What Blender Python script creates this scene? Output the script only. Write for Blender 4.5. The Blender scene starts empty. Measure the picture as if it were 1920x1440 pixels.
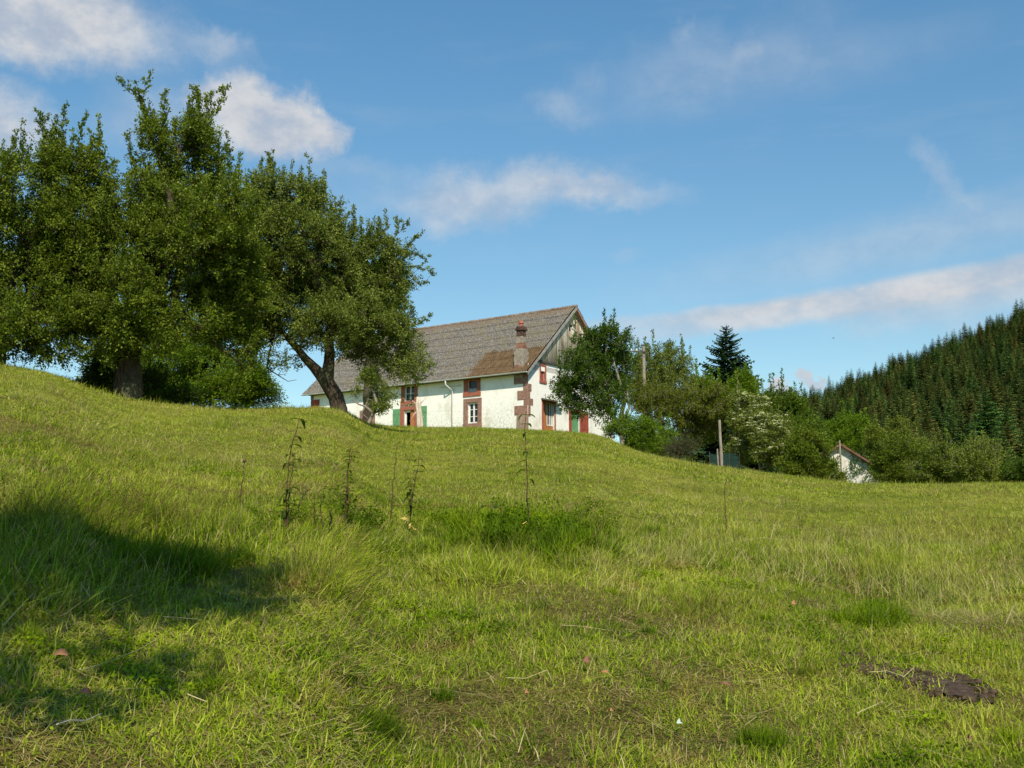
import bpy, math, random
import numpy as np
from mathutils import Vector, Matrix, Euler

S = bpy.context.scene
COL = S.collection
rng = np.random.default_rng(7)
random.seed(7)
R_ = math.radians

# ------------------------------------------------------------------ camera, light, sky
EYE = 1.6
F = 2059.0
TH = math.atan(280 / F)
cd = bpy.data.cameras.new('camera')
cam = bpy.data.objects.new('camera', cd)
COL.objects.link(cam)
cd.sensor_width = 36.0
cd.lens = 36.0 * F / 1920.0
cd.clip_start = 0.05
cd.clip_end = 6000
cam.location = (0, 0, EYE)
cam.rotation_euler = (math.pi / 2 + TH, 0, 0)
S.camera = cam

SUN_EL, SUN_AZ = R_(44), R_(172)          # azimuth clockwise from +Y
SUN = np.array([math.sin(SUN_AZ) * math.cos(SUN_EL), math.cos(SUN_AZ) * math.cos(SUN_EL), math.sin(SUN_EL)])
ld = bpy.data.lights.new('sun', 'SUN')
ld.energy = 4.6
ld.angle = R_(0.53)
ld.color = (1.0, 0.91, 0.74)
sun = bpy.data.objects.new('sun', ld)
COL.objects.link(sun)
sun.rotation_euler = Vector(SUN).to_track_quat('Z', 'Y').to_euler()

S.view_settings.view_transform = 'Standard'
S.view_settings.look = 'None'
S.view_settings.gamma = 1.0
S.view_settings.exposure = 0.28
S.cycles.max_bounces = 8
S.cycles.transparent_max_bounces = 8

CT, ST = math.cos(TH), math.sin(TH)


def ray(px, py):
    """direction through a point of the 1920x1440 photograph"""
    dx = (px - 960) / F
    dy = -(py - 720) / F
    return np.array([dx, CT - dy * ST, ST + dy * CT])


def azel(px, py):
    d = ray(px, py)
    return math.atan2(d[0], d[1]), math.atan2(d[2], math.hypot(d[0], d[1]))


def at(px, py, r):
    """world point at horizontal distance r"""
    d = ray(px, py)
    k = r / math.hypot(d[0], d[1])
    p = d * k
    p[2] += EYE
    return p


W = bpy.data.worlds.new('World')
S.world = W
W.use_nodes = True
nt = W.node_tree
for n in list(nt.nodes):
    nt.nodes.remove(n)


class NB:
    """small node-building helper"""
    def __init__(s, t):
        s.t = t

    def n(s, typ, **kw):
        nd = s.t.nodes.new(typ)
        ins = kw.pop('ins', {})
        for k, v in kw.items():
            setattr(nd, k, v)
        for k, v in ins.items():
            s.put(nd.inputs[k], v)
        return nd

    def put(s, sock, v):
        if isinstance(v, bpy.types.NodeSocket):
            s.t.links.new(v, sock)
        elif isinstance(v, bpy.types.Node):
            s.t.links.new(v.outputs[0], sock)
        else:
            sock.default_value = v

    def math(s, op, a, b=0.0, clamp=False):
        return s.n('ShaderNodeMath', operation=op, use_clamp=clamp, ins={0: a, 1: b}).outputs[0]

    def vmath(s, op, a, b=(0, 0, 0)):
        nd = s.n('ShaderNodeVectorMath', operation=op, ins={0: a, 1: b})
        return nd.outputs['Value'] if op in ('LENGTH', 'DOT_PRODUCT') else nd.outputs[0]

    def mix(s, f, a, b, blend='MIX'):
        nd = s.n('ShaderNodeMix', data_type='RGBA', blend_type=blend)
        s.put(nd.inputs[0], f)
        for k, v in ((6, a), (7, b)):
            if isinstance(v, tuple) and len(v) == 3:
                v = v + (1,)
            s.put(nd.inputs[k], v)
        return nd.outputs[2]

    def noise(s, vec, scale, detail=4, rough=0.55, dim='3D', dist=0.0):
        nd = s.n('ShaderNodeTexNoise', noise_dimensions=dim, ins={'Scale': scale, 'Detail': detail, 'Roughness': rough, 'Distortion': dist})
        if vec is not None:
            s.put(nd.inputs['Vector'], vec)
        return nd.outputs[0]

    def ramp(s, f, stops, interp='LINEAR'):
        nd = s.n('ShaderNodeValToRGB')
        nd.color_ramp.interpolation = interp
        el = nd.color_ramp.elements
        while len(el) < len(stops):
            el.new(0.5)
        for e, (p, c) in zip(el, stops):
            e.position = p
            e.color = tuple(c) + (1,) if len(c) == 3 else c
        s.put(nd.inputs[0], f)
        return nd.outputs[0]

    def mrange(s, v, a, b, c=0.0, d=1.0, interp='SMOOTHSTEP'):
        nd = s.n('ShaderNodeMapRange', interpolation_type=interp, ins={'From Min': a, 'From Max': b, 'To Min': c, 'To Max': d})
        s.put(nd.inputs[0], v)
        return nd.outputs[0]


b = NB(nt)
sky = b.n('ShaderNodeTexSky', sky_type='NISHITA', sun_disc=False, sun_elevation=SUN_EL, sun_rotation=SUN_AZ,
          altitude=500, air_density=1.0, dust_density=0.25, ozone_density=1.6)
tc = b.n('ShaderNodeTexCoord')
sep = b.n('ShaderNodeSeparateXYZ', ins={0: tc.outputs['Generated']})
az = b.math('ARCTAN2', sep.outputs[0], sep.outputs[1])
el = b.math('ARCSINE', sep.outputs[2])
p0 = b.n('ShaderNodeCombineXYZ', ins={0: az, 1: el, 2: 0.0}).outputs[0]
# wobble the cloud outlines
w1 = b.n('ShaderNodeTexNoise', ins={'Vector': p0, 'Scale': 19.0, 'Detail': 10.0, 'Roughness': 0.66}).outputs['Color']
w1 = b.vmath('SUBTRACT', w1, (0.5, 0.5, 0.5))
w2 = b.vmath('MULTIPLY', w1, (0.085, 0.062, 0.0))
p1 = b.vmath('ADD', p0, w2)
p2 = b.vmath('ADD', p0, b.vmath('MULTIPLY', w1, (0.05, 0.010, 0.0)))
CLOUDS = [  # px, py, half width, half height (pixels of the photo), tilt deg, strength, softness
    (70, 45, 170, 70, -4, 0.95, 0.7), (150, 20, 160, 70, 0, 0.7, 0.8), (235, 70, 110, 50, -10, 0.5, 0.9), (410, 92, 90, 32, -8, 0.42, 1.0),
    (5, 235, 90, 70, 0, 0.80, 0.8), (290, 225, 120, 75, 0, 0.30, 1.0),
    (500, 226, 135, 62, -14, 1.0, 0.6), (400, 185, 62, 46, 0, 0.8, 0.7), (570, 250, 75, 42, -10, 0.85, 0.7), (440, 250, 70, 40, 0, 0.5, 0.9),
    (960, 360, 250, 52, 3, 0.62, 0.9), (850, 405, 120, 40, 0, 0.40, 0.9), (1130, 358, 160, 30, -3, 0.42, 1.0),
    (1700, 547, 560, 27, 6.2, 0.74, 0.6), (1900, 525, 320, 40, 6, 0.6, 0.7), (1340, 588, 305, 15, 3.5, 0.6, 0.8),
    (1700, 452, 520, 60, 8, 0.30, 1.0), (1800, 585, 260, 55, 3, 0.22, 1.0), (1690, 605, 150, 28, 0, 0.22, 1.0),
    (1340, 110, 280, 80, 8, 0.20, 1.0), (1400, 80, 40, 26, -30, 0.16, 1.0), (1275, 60, 26, 30, -40, 0.14, 1.0),
    (1480, 140, 420, 60, 6, 0.14, 1.0), (1050, 210, 75, 32, -18, 0.26, 1.0), (1085, 150, 34, 36, -50, 0.14, 1.0),
    (1755, 325, 32, 62, 20, 0.24, 1.0), (1800, 355, 60, 18, -14, 0.18, 1.0),
    (1170, 475, 50, 18, 0, 0.16, 1.0), (660, 325, 150, 28, 4, 0.20, 1.0), (1390, 607, 90, 10, 0, 0.25, 1.0),
    (1458, 728, 34, 22, 0, 1.0, 0.6), (1535, 712, 24, 11, 5, 0.9, 0.6), (620, 380, 150, 40, 0, 0.12, 1.0),
    (-400, 300, 300, 90, 0, 0.6, 0.9), (2400, 420, 400, 70, 6, 0.5, 0.9), (-900, 80, 300, 120, 0, 0.6, 0.9)]
acc = None
for (cx, cy, sx, sy, tilt, st, soft) in CLOUDS:
    a, e = azel(cx, cy)
    mp = b.n('ShaderNodeMapping', vector_type='TEXTURE', ins={'Vector': p2 if sx > 300 else p1, 'Location': (a, e, 0), 'Rotation': (0, 0, R_(tilt)),
             'Scale': (1.35 * sx / F, 1.35 * sy / F, 1)})
    d = b.vmath('LENGTH', mp.outputs[0])
    m = b.mrange(d, 1.0, 1.0 - soft, 0.0, st)
    if acc is None:
        acc = m
    else:
        acc = b.math('SUBTRACT', b.math('ADD', acc, m), b.math('MULTIPLY', acc, m))
stretch = b.vmath('MULTIPLY', p0, (1.0, 3.2, 1.0))
nz = b.noise(b.vmath('MULTIPLY', p0, (1.0, 1.5, 1.0)), 20.0, 9, 0.6)
fac = b.math('MULTIPLY', acc, b.mrange(nz, 0.25, 0.68, 0.72, 1.15), clamp=True)
thin = b.mrange(b.noise(b.vmath('MULTIPLY', p0, (1.0, 5.0, 1.0)), 5.0, 8, 0.62), 0.46, 0.9, 0.0, 0.16)
fac = b.math('MAXIMUM', fac, thin)
grade = b.mix(b.mrange(el, R_(4), R_(30)), (0.80, 0.93, 0.85), (0.66, 1.05, 1.10))
skc = b.mix(1.0, sky.outputs[0], grade, 'MULTIPLY')
ccol = b.mix(b.mrange(nz, 0.3, 0.7), (3.55, 3.85, 4.4), (4.8, 4.95, 5.15))
skymix = b.mix(fac, skc, ccol)
bg = b.n('ShaderNodeBackground', ins={'Color': skymix, 'Strength': 0.115})
out = b.n('ShaderNodeOutputWorld', ins={'Surface': bg})

# ------------------------------------------------------------------ helpers


def setp(o, label=None, cat=None, group=None, kind=None):
    if label:
        o['label'] = label
    if cat:
        o['category'] = cat
    if group:
        o['group'] = group
    if kind:
        o['kind'] = kind
    return o


def thing(name, label, cat, loc=(0, 0, 0), rz=0.0, group=None):
    o = bpy.data.objects.new(name, None)
    o.empty_display_size = 0.3
    COL.objects.link(o)
    o.location = loc
    o.rotation_euler = (0, 0, rz)
    return setp(o, label, cat, group)


def np_mesh(name, V, Q, mat, parent=None, attrs=None, smooth=False, link=True, T=None):
    """mesh object from numpy arrays: V (n,3), Q (m,4) quads, T (k,3) triangles; attrs: name -> per-face array"""
    V = np.asarray(V, dtype=np.float32).reshape(-1, 3)
    me = bpy.data.meshes.new(name)
    nq = 0 if Q is None else len(Q)
    nt_ = 0 if T is None else len(T)
    me.vertices.add(len(V))
    me.vertices.foreach_set('co', V.ravel())
    if nq + nt_:
        loops = []
        starts = []
        if nq:
            loops.append(np.asarray(Q, dtype=np.int32).ravel())
            starts.append(np.arange(nq, dtype=np.int32) * 4)
        if nt_:
            loops.append(np.asarray(T, dtype=np.int32).ravel())
            starts.append(nq * 4 + np.arange(nt_, dtype=np.int32) * 3)
        L = np.concatenate(loops)
        me.loops.add(len(L))
        me.loops.foreach_set('vertex_index', L)
        me.polygons.add(nq + nt_)
        me.polygons.foreach_set('loop_start', np.concatenate(starts))
        if smooth:
            me.polygons.foreach_set('use_smooth', np.ones(nq + nt_, dtype=bool))
    for k, v in (attrs or {}).items():
        v = np.asarray(v)
        if v.ndim == 2:
            a = me.attributes.new(k, 'FLOAT_VECTOR', 'POINT' if len(v) == len(V) and nq + nt_ == 0 else 'FACE')
            a.data.foreach_set('vector', v.astype(np.float32).ravel())
        elif v.dtype.kind == 'i':
            a = me.attributes.new(k, 'INT', 'POINT')
            a.data.foreach_set('value', v.astype(np.int32))
        else:
            a = me.attributes.new(k, 'FLOAT', 'POINT' if nq + nt_ == 0 else 'FACE')
            a.data.foreach_set('value', v.astype(np.float32))
    me.update(calc_edges=True)
    if mat:
        me.materials.append(mat)
    o = bpy.data.objects.new(name, me)
    if link:
        COL.objects.link(o)
    if parent:
        o.parent = parent
    return o


class MB:
    """collects boxes, tubes and polygons into one mesh"""
    def __init__(s):
        s.V = []
        s.Fc = []

    def box(s, x0, x1, y0, y1, z0, z1):
        n = len(s.V)
        s.V += [(x0, y0, z0), (x1, y0, z0), (x1, y1, z0), (x0, y1, z0), (x0, y0, z1), (x1, y0, z1), (x1, y1, z1), (x0, y1, z1)]
        s.Fc += [tuple(n + i for i in f) for f in ((0, 3, 2, 1), (4, 5, 6, 7), (0, 1, 5, 4), (1, 2, 6, 5), (2, 3, 7, 6), (3, 0, 4, 7))]
        return s

    def quad(s, *p):
        n = len(s.V)
        s.V += [tuple(q) for q in p]
        s.Fc.append(tuple(range(n, n + len(p))))
        return s

    def prism(s, poly, ax, d0, d1):
        """poly in the two other axes, extruded along axis ax from d0 to d1"""
        n = len(s.V)
        k = len(poly)
        for d in (d0, d1):
            for p in poly:
                q = list(p)
                q.insert(ax, d)
                s.V.append(tuple(q))
        s.Fc.append(tuple(range(n, n + k)))
        s.Fc.append(tuple(reversed(range(n + k, n + 2 * k))))
        for i in range(k):
            j = (i + 1) % k
            s.Fc.append((n + i, n + j, n + k + j, n + k + i))
        return s

    def tube(s, pts, rad, k=8, cap=True):
        pts = [Vector(p) for p in pts]
        rad = rad if hasattr(rad, '__len__') else [rad] * len(pts)
        n0 = len(s.V)
        for i, p in enumerate(pts):
            t = (pts[min(i + 1, len(pts) - 1)] - pts[max(i - 1, 0)]).normalized()
            u = t.orthogonal().normalized() if i == 0 else (u - t * u.dot(t)).normalized()
            v = t.cross(u)
            for j in range(k):
                a = 2 * math.pi * j / k
                s.V.append(tuple(p + (u * math.cos(a) + v * math.sin(a)) * rad[i]))
        for i in range(len(pts) - 1):
            for j in range(k):
                a = n0 + i * k + j
                c = n0 + i * k + (j + 1) % k
                s.Fc.append((a, c, c + k, a + k))
        if cap:
            s.Fc.append(tuple(reversed(range(n0, n0 + k))))
            s.Fc.append(tuple(range(n0 + (len(pts) - 1) * k, n0 + len(pts) * k)))
        return s

    def build(s, name, mat, parent=None, smooth=False, bevel=0.0):
        me = bpy.data.meshes.new(name)
        me.from_pydata(s.V, [], s.Fc)
        me.validate()
        import bmesh
        bm = bmesh.new()
        bm.from_mesh(me)
        bmesh.ops.recalc_face_normals(bm, faces=bm.faces)
        bm.to_mesh(me)
        bm.free()
        if smooth:
            for p in me.polygons:
                p.use_smooth = True
        me.materials.append(mat)
        o = bpy.data.objects.new(name, me)
        COL.objects.link(o)
        if parent:
            o.parent = parent
        if bevel:
            m = o.modifiers.new('bevel', 'BEVEL')
            m.width = bevel
            m.segments = 2
            m.limit_method = 'ANGLE'
        return o


# ------------------------------------------------------------------ materials


def new_mat(name):
    m = bpy.data.materials.new(name)
    m.use_nodes = True
    t = m.node_tree
    for n in list(t.nodes):
        t.nodes.remove(n)
    nb = NB(t)
    o = nb.n('ShaderNodeOutputMaterial')
    return m, nb, o


def principled(nb, out, col, rough=0.8, spec=0.3, bump=None, bstr=0.3, bdist=0.02, metal=0.0):
    p = nb.n('ShaderNodeBsdfPrincipled')
    if isinstance(col, tuple) and len(col) == 3:
        col = col + (1,)
    nb.put(p.inputs['Base Color'], col)
    nb.put(p.inputs['Roughness'], rough)
    nb.put(p.inputs['Metallic'], metal)
    nb.put(p.inputs['Specular IOR Level'], spec)
    if bump is not None:
        bn = nb.n('ShaderNodeBump', ins={'Strength': bstr, 'Distance': bdist, 'Height': bump})
        nb.put(p.inputs['Normal'], bn.outputs[0])
    nb.t.links.new(p.outputs[0], out.inputs[0])
    return p


def leaf_mat(name, dark, mid, light, trans=0.35, tcol=(0.30, 0.42, 0.01), spec=0.14, rough=0.5, obj_var=0.0):
    m, nb, o = new_mat(name)
    at_ = nb.n('ShaderNodeAttribute', attribute_name='tint')
    geo = nb.n('ShaderNodeNewGeometry')
    nz_ = nb.noise(geo.outputs['Position'], 0.9, 2, 0.5)
    f = nb.math('ADD', nb.math('MULTIPLY', at_.outputs['Fac'], 0.7), nb.math('MULTIPLY', nz_, 0.45), clamp=True)
    col = nb.ramp(f, [(0.1, dark), (0.5, mid), (0.95, light)])
    if obj_var:
        oi = nb.n('ShaderNodeObjectInfo')
        hs = nb.n('ShaderNodeHueSaturation', ins={'Hue': nb.mrange(oi.outputs['Random'], 0, 1, 0.5 - obj_var * 0.09, 0.5 + obj_var * 0.05, 'LINEAR'),
                  'Value': nb.mrange(nb.math('FRACT', nb.math('MULTIPLY', oi.outputs['Random'], 7.31)), 0, 1, 1 - obj_var * 0.5, 1 + obj_var * 0.5, 'LINEAR'), 'Color': col})
        col = hs.outputs[0]
    p = nb.n('ShaderNodeBsdfPrincipled', ins={'Base Color': col, 'Roughness': rough, 'Specular IOR Level': spec})
    tc_ = nb.mix(0.5, col, tuple(tcol))
    tr = nb.n('ShaderNodeBsdfTranslucent', ins={'Color': tc_})
    mx = nb.n('ShaderNodeMixShader', ins={0: trans, 1: p.outputs[0], 2: tr.outputs[0]})
    nb.t.links.new(mx.outputs[0], o.inputs[0])
    return m


M = {}
M['apple_leaf'] = leaf_mat('apple_leaf', (0.026, 0.046, 0.004), (0.088, 0.132, 0.009), (0.25, 0.30, 0.035), 0.3)
M['apple_leaf_b'] = leaf_mat('apple_leaf_grey', (0.032, 0.052, 0.006), (0.105, 0.145, 0.018), (0.28, 0.32, 0.07), 0.28)
M['fresh_leaf'] = leaf_mat('fresh_leaf', (0.036, 0.080, 0.004), (0.10, 0.18, 0.008), (0.21, 0.31, 0.018), 0.4)
M['dark_leaf'] = leaf_mat('dark_leaf', (0.014, 0.036, 0.003), (0.040, 0.085, 0.006), (0.10, 0.17, 0.014), 0.25)
M['bush_leaf'] = leaf_mat('bush_leaf', (0.028, 0.052, 0.004), (0.080, 0.125, 0.007), (0.18, 0.23, 0.02), 0.3, obj_var=0.35)
M['elder_leaf'] = leaf_mat('elder_leaf', (0.04, 0.065, 0.006), (0.13, 0.17, 0.018), (0.25, 0.29, 0.05), 0.3)
M['spruce'] = leaf_mat('spruce_needles', (0.020, 0.040, 0.011), (0.065, 0.108, 0.024), (0.16, 0.20, 0.04), 0.12, (0.10, 0.16, 0.02), 0.1, 0.7, obj_var=1.0)
M['spruce_near'] = leaf_mat('spruce_needles_blue', (0.014, 0.034, 0.014), (0.034, 0.075, 0.030), (0.07, 0.13, 0.05), 0.1, (0.06, 0.12, 0.03), 0.2, 0.7)
M['weed_leaf'] = leaf_mat('weed_leaf', (0.012, 0.024, 0.004), (0.038, 0.060, 0.008), (0.10, 0.14, 0.015), 0.3)
M['ivy'] = leaf_mat('ivy_leaf', (0.012, 0.045, 0.006), (0.03, 0.09, 0.012), (0.07, 0.16, 0.02), 0.25)


def bark_mat(name, c0, c1, c2):
    m, nb, o = new_mat(name)
    tc_ = nb.n('ShaderNodeTexCoord')
    v = nb.vmath('MULTIPLY', tc_.outputs['Object'], (6, 6, 1.2))
    n1 = nb.noise(v, 3.0, 6, 0.65)
    n2 = nb.noise(tc_.outputs['Object'], 1.4, 3)
    col = nb.mix(nb.mrange(n2, 0.45, 0.62), nb.ramp(n1, [(0.35, c0), (0.62, c1)]), c2)
    principled(nb, o, col, 0.9, 0.15, n1, 0.9, 0.03)
    return m


M['bark'] = bark_mat('apple_bark', (0.022, 0.016, 0.011), (0.095, 0.07, 0.048), (0.08, 0.075, 0.04))
M['bark_pale'] = bark_mat('pale_bark', (0.12, 0.10, 0.08), (0.30, 0.26, 0.21), (0.22, 0.20, 0.15))
M['bark_dark'] = bark_mat('dark_bark', (0.03, 0.022, 0.015), (0.09, 0.065, 0.045), (0.07, 0.065, 0.04))
M['deadwood'] = bark_mat('bleached_wood', (0.38, 0.31, 0.24), (0.68, 0.59, 0.48), (0.55, 0.48, 0.39))
M['post_wood'] = bark_mat('weathered_post', (0.16, 0.13, 0.10), (0.36, 0.30, 0.24), (0.28, 0.25, 0.20))

# grass
m, nb, o = new_mat('grass_blades')
a1 = nb.n('ShaderNodeAttribute', attribute_name='tint').outputs['Fac']
a2 = nb.n('ShaderNodeAttribute', attribute_name='dry').outputs['Fac']
geo = nb.n('ShaderNodeNewGeometry')
oi = nb.n('ShaderNodeObjectInfo')
big = nb.noise(geo.outputs['Position'], 0.55, 3, 0.6)
sml = nb.noise(geo.outputs['Position'], 3.5, 3, 0.6)
f = nb.math('ADD', nb.math('MULTIPLY', a1, 0.55), nb.math('ADD', nb.math('MULTIPLY', nb.mrange(big, 0.3, 0.7), 0.28), nb.math('MULTIPLY', nb.mrange(sml, 0.3, 0.7), 0.22)), clamp=True)
gcol = nb.ramp(f, [(0.0, (0.016, 0.050, 0.001)), (0.30, (0.095, 0.180, 0.002)), (0.60, (0.265, 0.36, 0.006)), (1.0, (0.58, 0.60, 0.09))])
sep_ = nb.n('ShaderNodeSeparateXYZ', ins={0: geo.outputs['Position']})
dist_ = nb.vmath('LENGTH', geo.outputs['Position'])
patch = nb.mrange(nb.noise(geo.outputs['Position'], 1.7, 4, 0.65), 0.55, 0.72, 0.0, 0.55)
gcol = nb.mix(patch, gcol, (0.30, 0.21, 0.04))
wide = nb.math('MULTIPLY', nb.mrange(nb.noise(geo.outputs['Position'], 0.22, 4, 0.6), 0.42, 0.68, 0.0, 0.6), nb.mrange(dist_, 9.0, 20.0))
gcol = nb.mix(wide, gcol, (0.40, 0.38, 0.07))
drycol = nb.ramp(a1, [(0.0, (0.16, 0.085, 0.032)), (0.45, (0.34, 0.24, 0.10)), (1.0, (0.58, 0.50, 0.26))])
gcol = nb.mix(a2, gcol, drycol)
p = nb.n('ShaderNodeBsdfPrincipled', ins={'Base Color': gcol, 'Roughness': 0.55, 'Specular IOR Level': 0.05})
tr = nb.n('ShaderNodeBsdfTranslucent', ins={'Color': gcol})
mx = nb.n('ShaderNodeMixShader', ins={0: 0.3, 1: p.outputs[0], 2: tr.outputs[0]})
nb.t.links.new(mx.outputs[0], o.inputs[0])
M['grass'] = m

# ground under the grass, forest floor far out
m, nb, o = new_mat('meadow_soil')
geo = nb.n('ShaderNodeNewGeometry')
P = geo.outputs['Position']
n1 = nb.noise(P, 0.45, 5, 0.62)
n2 = nb.noise(P, 9.0, 5, 0.7)
n3 = nb.noise(P, 60.0, 3, 0.6)
c = nb.ramp(n1, [(0.3, (0.12, 0.155, 0.008)), (0.5, (0.19, 0.21, 0.014)), (0.72, (0.25, 0.245, 0.03))])
c = nb.mix(nb.mrange(n2, 0.5, 0.72, 0, 0.6), c, (0.14, 0.11, 0.045))
c = nb.mix(nb.mrange(n3, 0.4, 0.7, 0, 0.5), c, (0.05, 0.07, 0.012))
dist = nb.vmath('LENGTH', P)
c = nb.mix(nb.mrange(dist, 2.0, 22.0), nb.mix(n2, (0.014, 0.024, 0.003), (0.05, 0.036, 0.012)), c)
c = nb.mix(nb.mrange(dist, 80.0, 120.0), c, (0.018, 0.03, 0.009))
principled(nb, o, c, 0.95, 0.1, n3, 0.5, 0.02)
M['ground'] = m

m, nb, o = new_mat('damp_earth')
P = nb.n('ShaderNodeNewGeometry').outputs['Position']
n1 = nb.noise(P, 22.0, 6, 0.7)
c = nb.ramp(n1, [(0.3, (0.018, 0.010, 0.005)), (0.5, (0.065, 0.040, 0.024)), (0.75, (0.14, 0.095, 0.062))])
principled(nb, o, c, 0.85, 0.3, n1, 0.8, 0.02)
M['soil'] = m

# house materials
m, nb, o = new_mat('limewashed_plaster')
P = nb.n('ShaderNodeTexCoord').outputs['Object']
n1 = nb.noise(P, 0.9, 6, 0.65)
n2 = nb.noise(P, 7.0, 5, 0.7)
n3 = nb.noise(nb.vmath('MULTIPLY', P, (3.0, 3.0, 0.5)), 2.0, 5, 0.7)
z = nb.n('ShaderNodeSeparateXYZ', ins={0: P}).outputs[2]
xx = nb.n('ShaderNodeSeparateXYZ', ins={0: P}).outputs[0]
c = nb.mix(nb.mrange(n1, 0.48, 0.68, 0, 0.7), (0.90, 0.88, 0.82), (0.66, 0.62, 0.53))
low = nb.math('MULTIPLY', nb.mrange(z, 2.6, 0.2, 0.1, 1.0), nb.mrange(n2, 0.42, 0.66, 0.08, 0.7))
low = nb.math('MULTIPLY', low, nb.mrange(xx, -0.25, -0.7, 0.25, 1.0))
c = nb.mix(low, c, (0.40, 0.38, 0.30))
c = nb.mix(nb.mrange(n3, 0.66, 0.76, 0, 0.35), c, (0.30, 0.29, 0.24))
principled(nb, o, c, 0.92, 0.15, n2, 0.45, 0.03)
M['plaster'] = m


def plain_mat(name, c0, c1, scale=5.0, rough=0.8, bstr=0.3, spec=0.25, metal=0.0, stretch_=(1, 1, 1)):
    m, nb, o = new_mat(name)
    P = nb.n('ShaderNodeTexCoord').outputs['Object']
    n1 = nb.noise(nb.vmath('MULTIPLY', P, stretch_), scale, 6, 0.65)
    principled(nb, o, nb.ramp(n1, [(0.32, c0), (0.68, c1)]), rough, spec, n1, bstr, 0.02, metal)
    return m


M['sandstone'] = plain_mat('red_sandstone', (0.18, 0.10, 0.075), (0.36, 0.21, 0.16), 6.0, 0.9, 0.6)
M['sandstone_grey'] = plain_mat('weathered_sandstone', (0.22, 0.14, 0.10), (0.38, 0.29, 0.22), 4.0, 0.9, 0.7)
M['red_paint'] = plain_mat('rust_red_paint', (0.25, 0.055, 0.035), (0.36, 0.085, 0.05), 3.0, 0.75)
M['red_frame'] = plain_mat('faded_red_frame', (0.27, 0.085, 0.055), (0.38, 0.14, 0.09), 5.0, 0.85)
M['green_paint'] = plain_mat('green_shutter_paint', (0.10, 0.25, 0.12), (0.16, 0.35, 0.17), 4.0, 0.6)
M['white_paint'] = plain_mat('white_paint', (0.66, 0.65, 0.60), (0.82, 0.81, 0.77), 8.0, 0.6, 0.1)
M['orange_wood'] = plain_mat('varnished_door_wood', (0.34, 0.12, 0.04), (0.50, 0.20, 0.07), 4.0, 0.6, 0.2, stretch_=(6, 6, 0.6))
M['gutter'] = plain_mat('pale_zinc', (0.50, 0.51, 0.50), (0.66, 0.67, 0.66), 3.0, 0.5, 0.1, 0.5)
M['dark_beam'] = plain_mat('dark_beam', (0.05, 0.045, 0.04), (0.10, 0.09, 0.08), 3.0, 0.8)
M['verge'] = plain_mat('verge_board', (0.20, 0.19, 0.17), (0.40, 0.38, 0.35), 3.0, 0.8)
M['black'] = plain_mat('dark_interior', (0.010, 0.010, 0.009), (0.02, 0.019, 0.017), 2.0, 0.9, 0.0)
M['curtain'] = plain_mat('lace_curtain', (0.28, 0.28, 0.28), (0.62, 0.62, 0.62), 16.0, 0.9, 0.2)
M['brick'] = plain_mat('old_brick', (0.15, 0.065, 0.045), (0.32, 0.17, 0.12), 7.0, 0.9, 0.7)
M['mortar'] = plain_mat('chimney_render', (0.17, 0.14, 0.11), (0.38, 0.33, 0.27), 6.0, 0.95, 0.7)
M['soot'] = plain_mat('sooty_stone', (0.035, 0.022, 0.018), (0.14, 0.08, 0.06), 5.0, 0.95, 0.6)
M['terracotta'] = plain_mat('terracotta', (0.30, 0.08, 0.045), (0.46, 0.15, 0.09), 6.0, 0.8, 0.3)
M['net'] = plain_mat('green_windbreak_net', (0.006, 0.022, 0.018), (0.012, 0.042, 0.034), 9.0, 0.8, 0.3)
M['wire'] = plain_mat('black_cable', (0.015, 0.015, 0.015), (0.03, 0.03, 0.03), 2.0, 0.7, 0.0)
M['shed_roof'] = plain_mat('shed_roof_tiles', (0.10, 0.055, 0.040), (0.22, 0.11, 0.075), 5.0, 0.9, 0.6)
M['ridge'] = plain_mat('ridge_tiles', (0.12, 0.085, 0.065), (0.30, 0.24, 0.19), 4.0, 0.9, 0.6)
M['rubble'] = plain_mat('whitewashed_rubble', (0.42, 0.39, 0.33), (0.80, 0.78, 0.72), 3.2, 0.95, 1.0)
M['reed'] = plain_mat('reddish_stem', (0.05, 0.022, 0.015), (0.12, 0.06, 0.04), 9.0, 0.8, 0.2)
M['yellow_leaf'] = plain_mat('yellowed_leaf', (0.50, 0.36, 0.08), (0.66, 0.50, 0.16), 9.0, 0.7, 0.2)
M['blossom'] = plain_mat('cream_blossom', (0.50, 0.54, 0.24), (0.70, 0.71, 0.40), 9.0, 0.9, 0.3)
M['straw'] = plain_mat('dry_straw', (0.34, 0.28, 0.12), (0.56, 0.48, 0.26), 9.0, 0.8, 0.1)
M['fallen_orange'] = plain_mat('fallen_leaf_orange', (0.30, 0.13, 0.06), (0.46, 0.23, 0.11), 20.0, 0.7, 0.3)
M['fallen_red'] = plain_mat('fallen_leaf_red', (0.17, 0.075, 0.045), (0.28, 0.13, 0.085), 20.0, 0.7, 0.3)
M['fallen_silver'] = plain_mat('silvery_leaf', (0.36, 0.44, 0.36), (0.56, 0.64, 0.56), 20.0, 0.6, 0.2)
M['feather'] = plain_mat('dark_feather', (0.02, 0.018, 0.016), (0.05, 0.045, 0.04), 9.0, 0.8, 0.1)

m, nb, o = new_mat('window_glass')
p = nb.n('ShaderNodeBsdfPrincipled', ins={'Base Color': (0.012, 0.014, 0.014, 1), 'Roughness': 0.08, 'Specular IOR Level': 0.5})
nb.t.links.new(p.outputs[0], o.inputs[0])
M['glass'] = m

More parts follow.
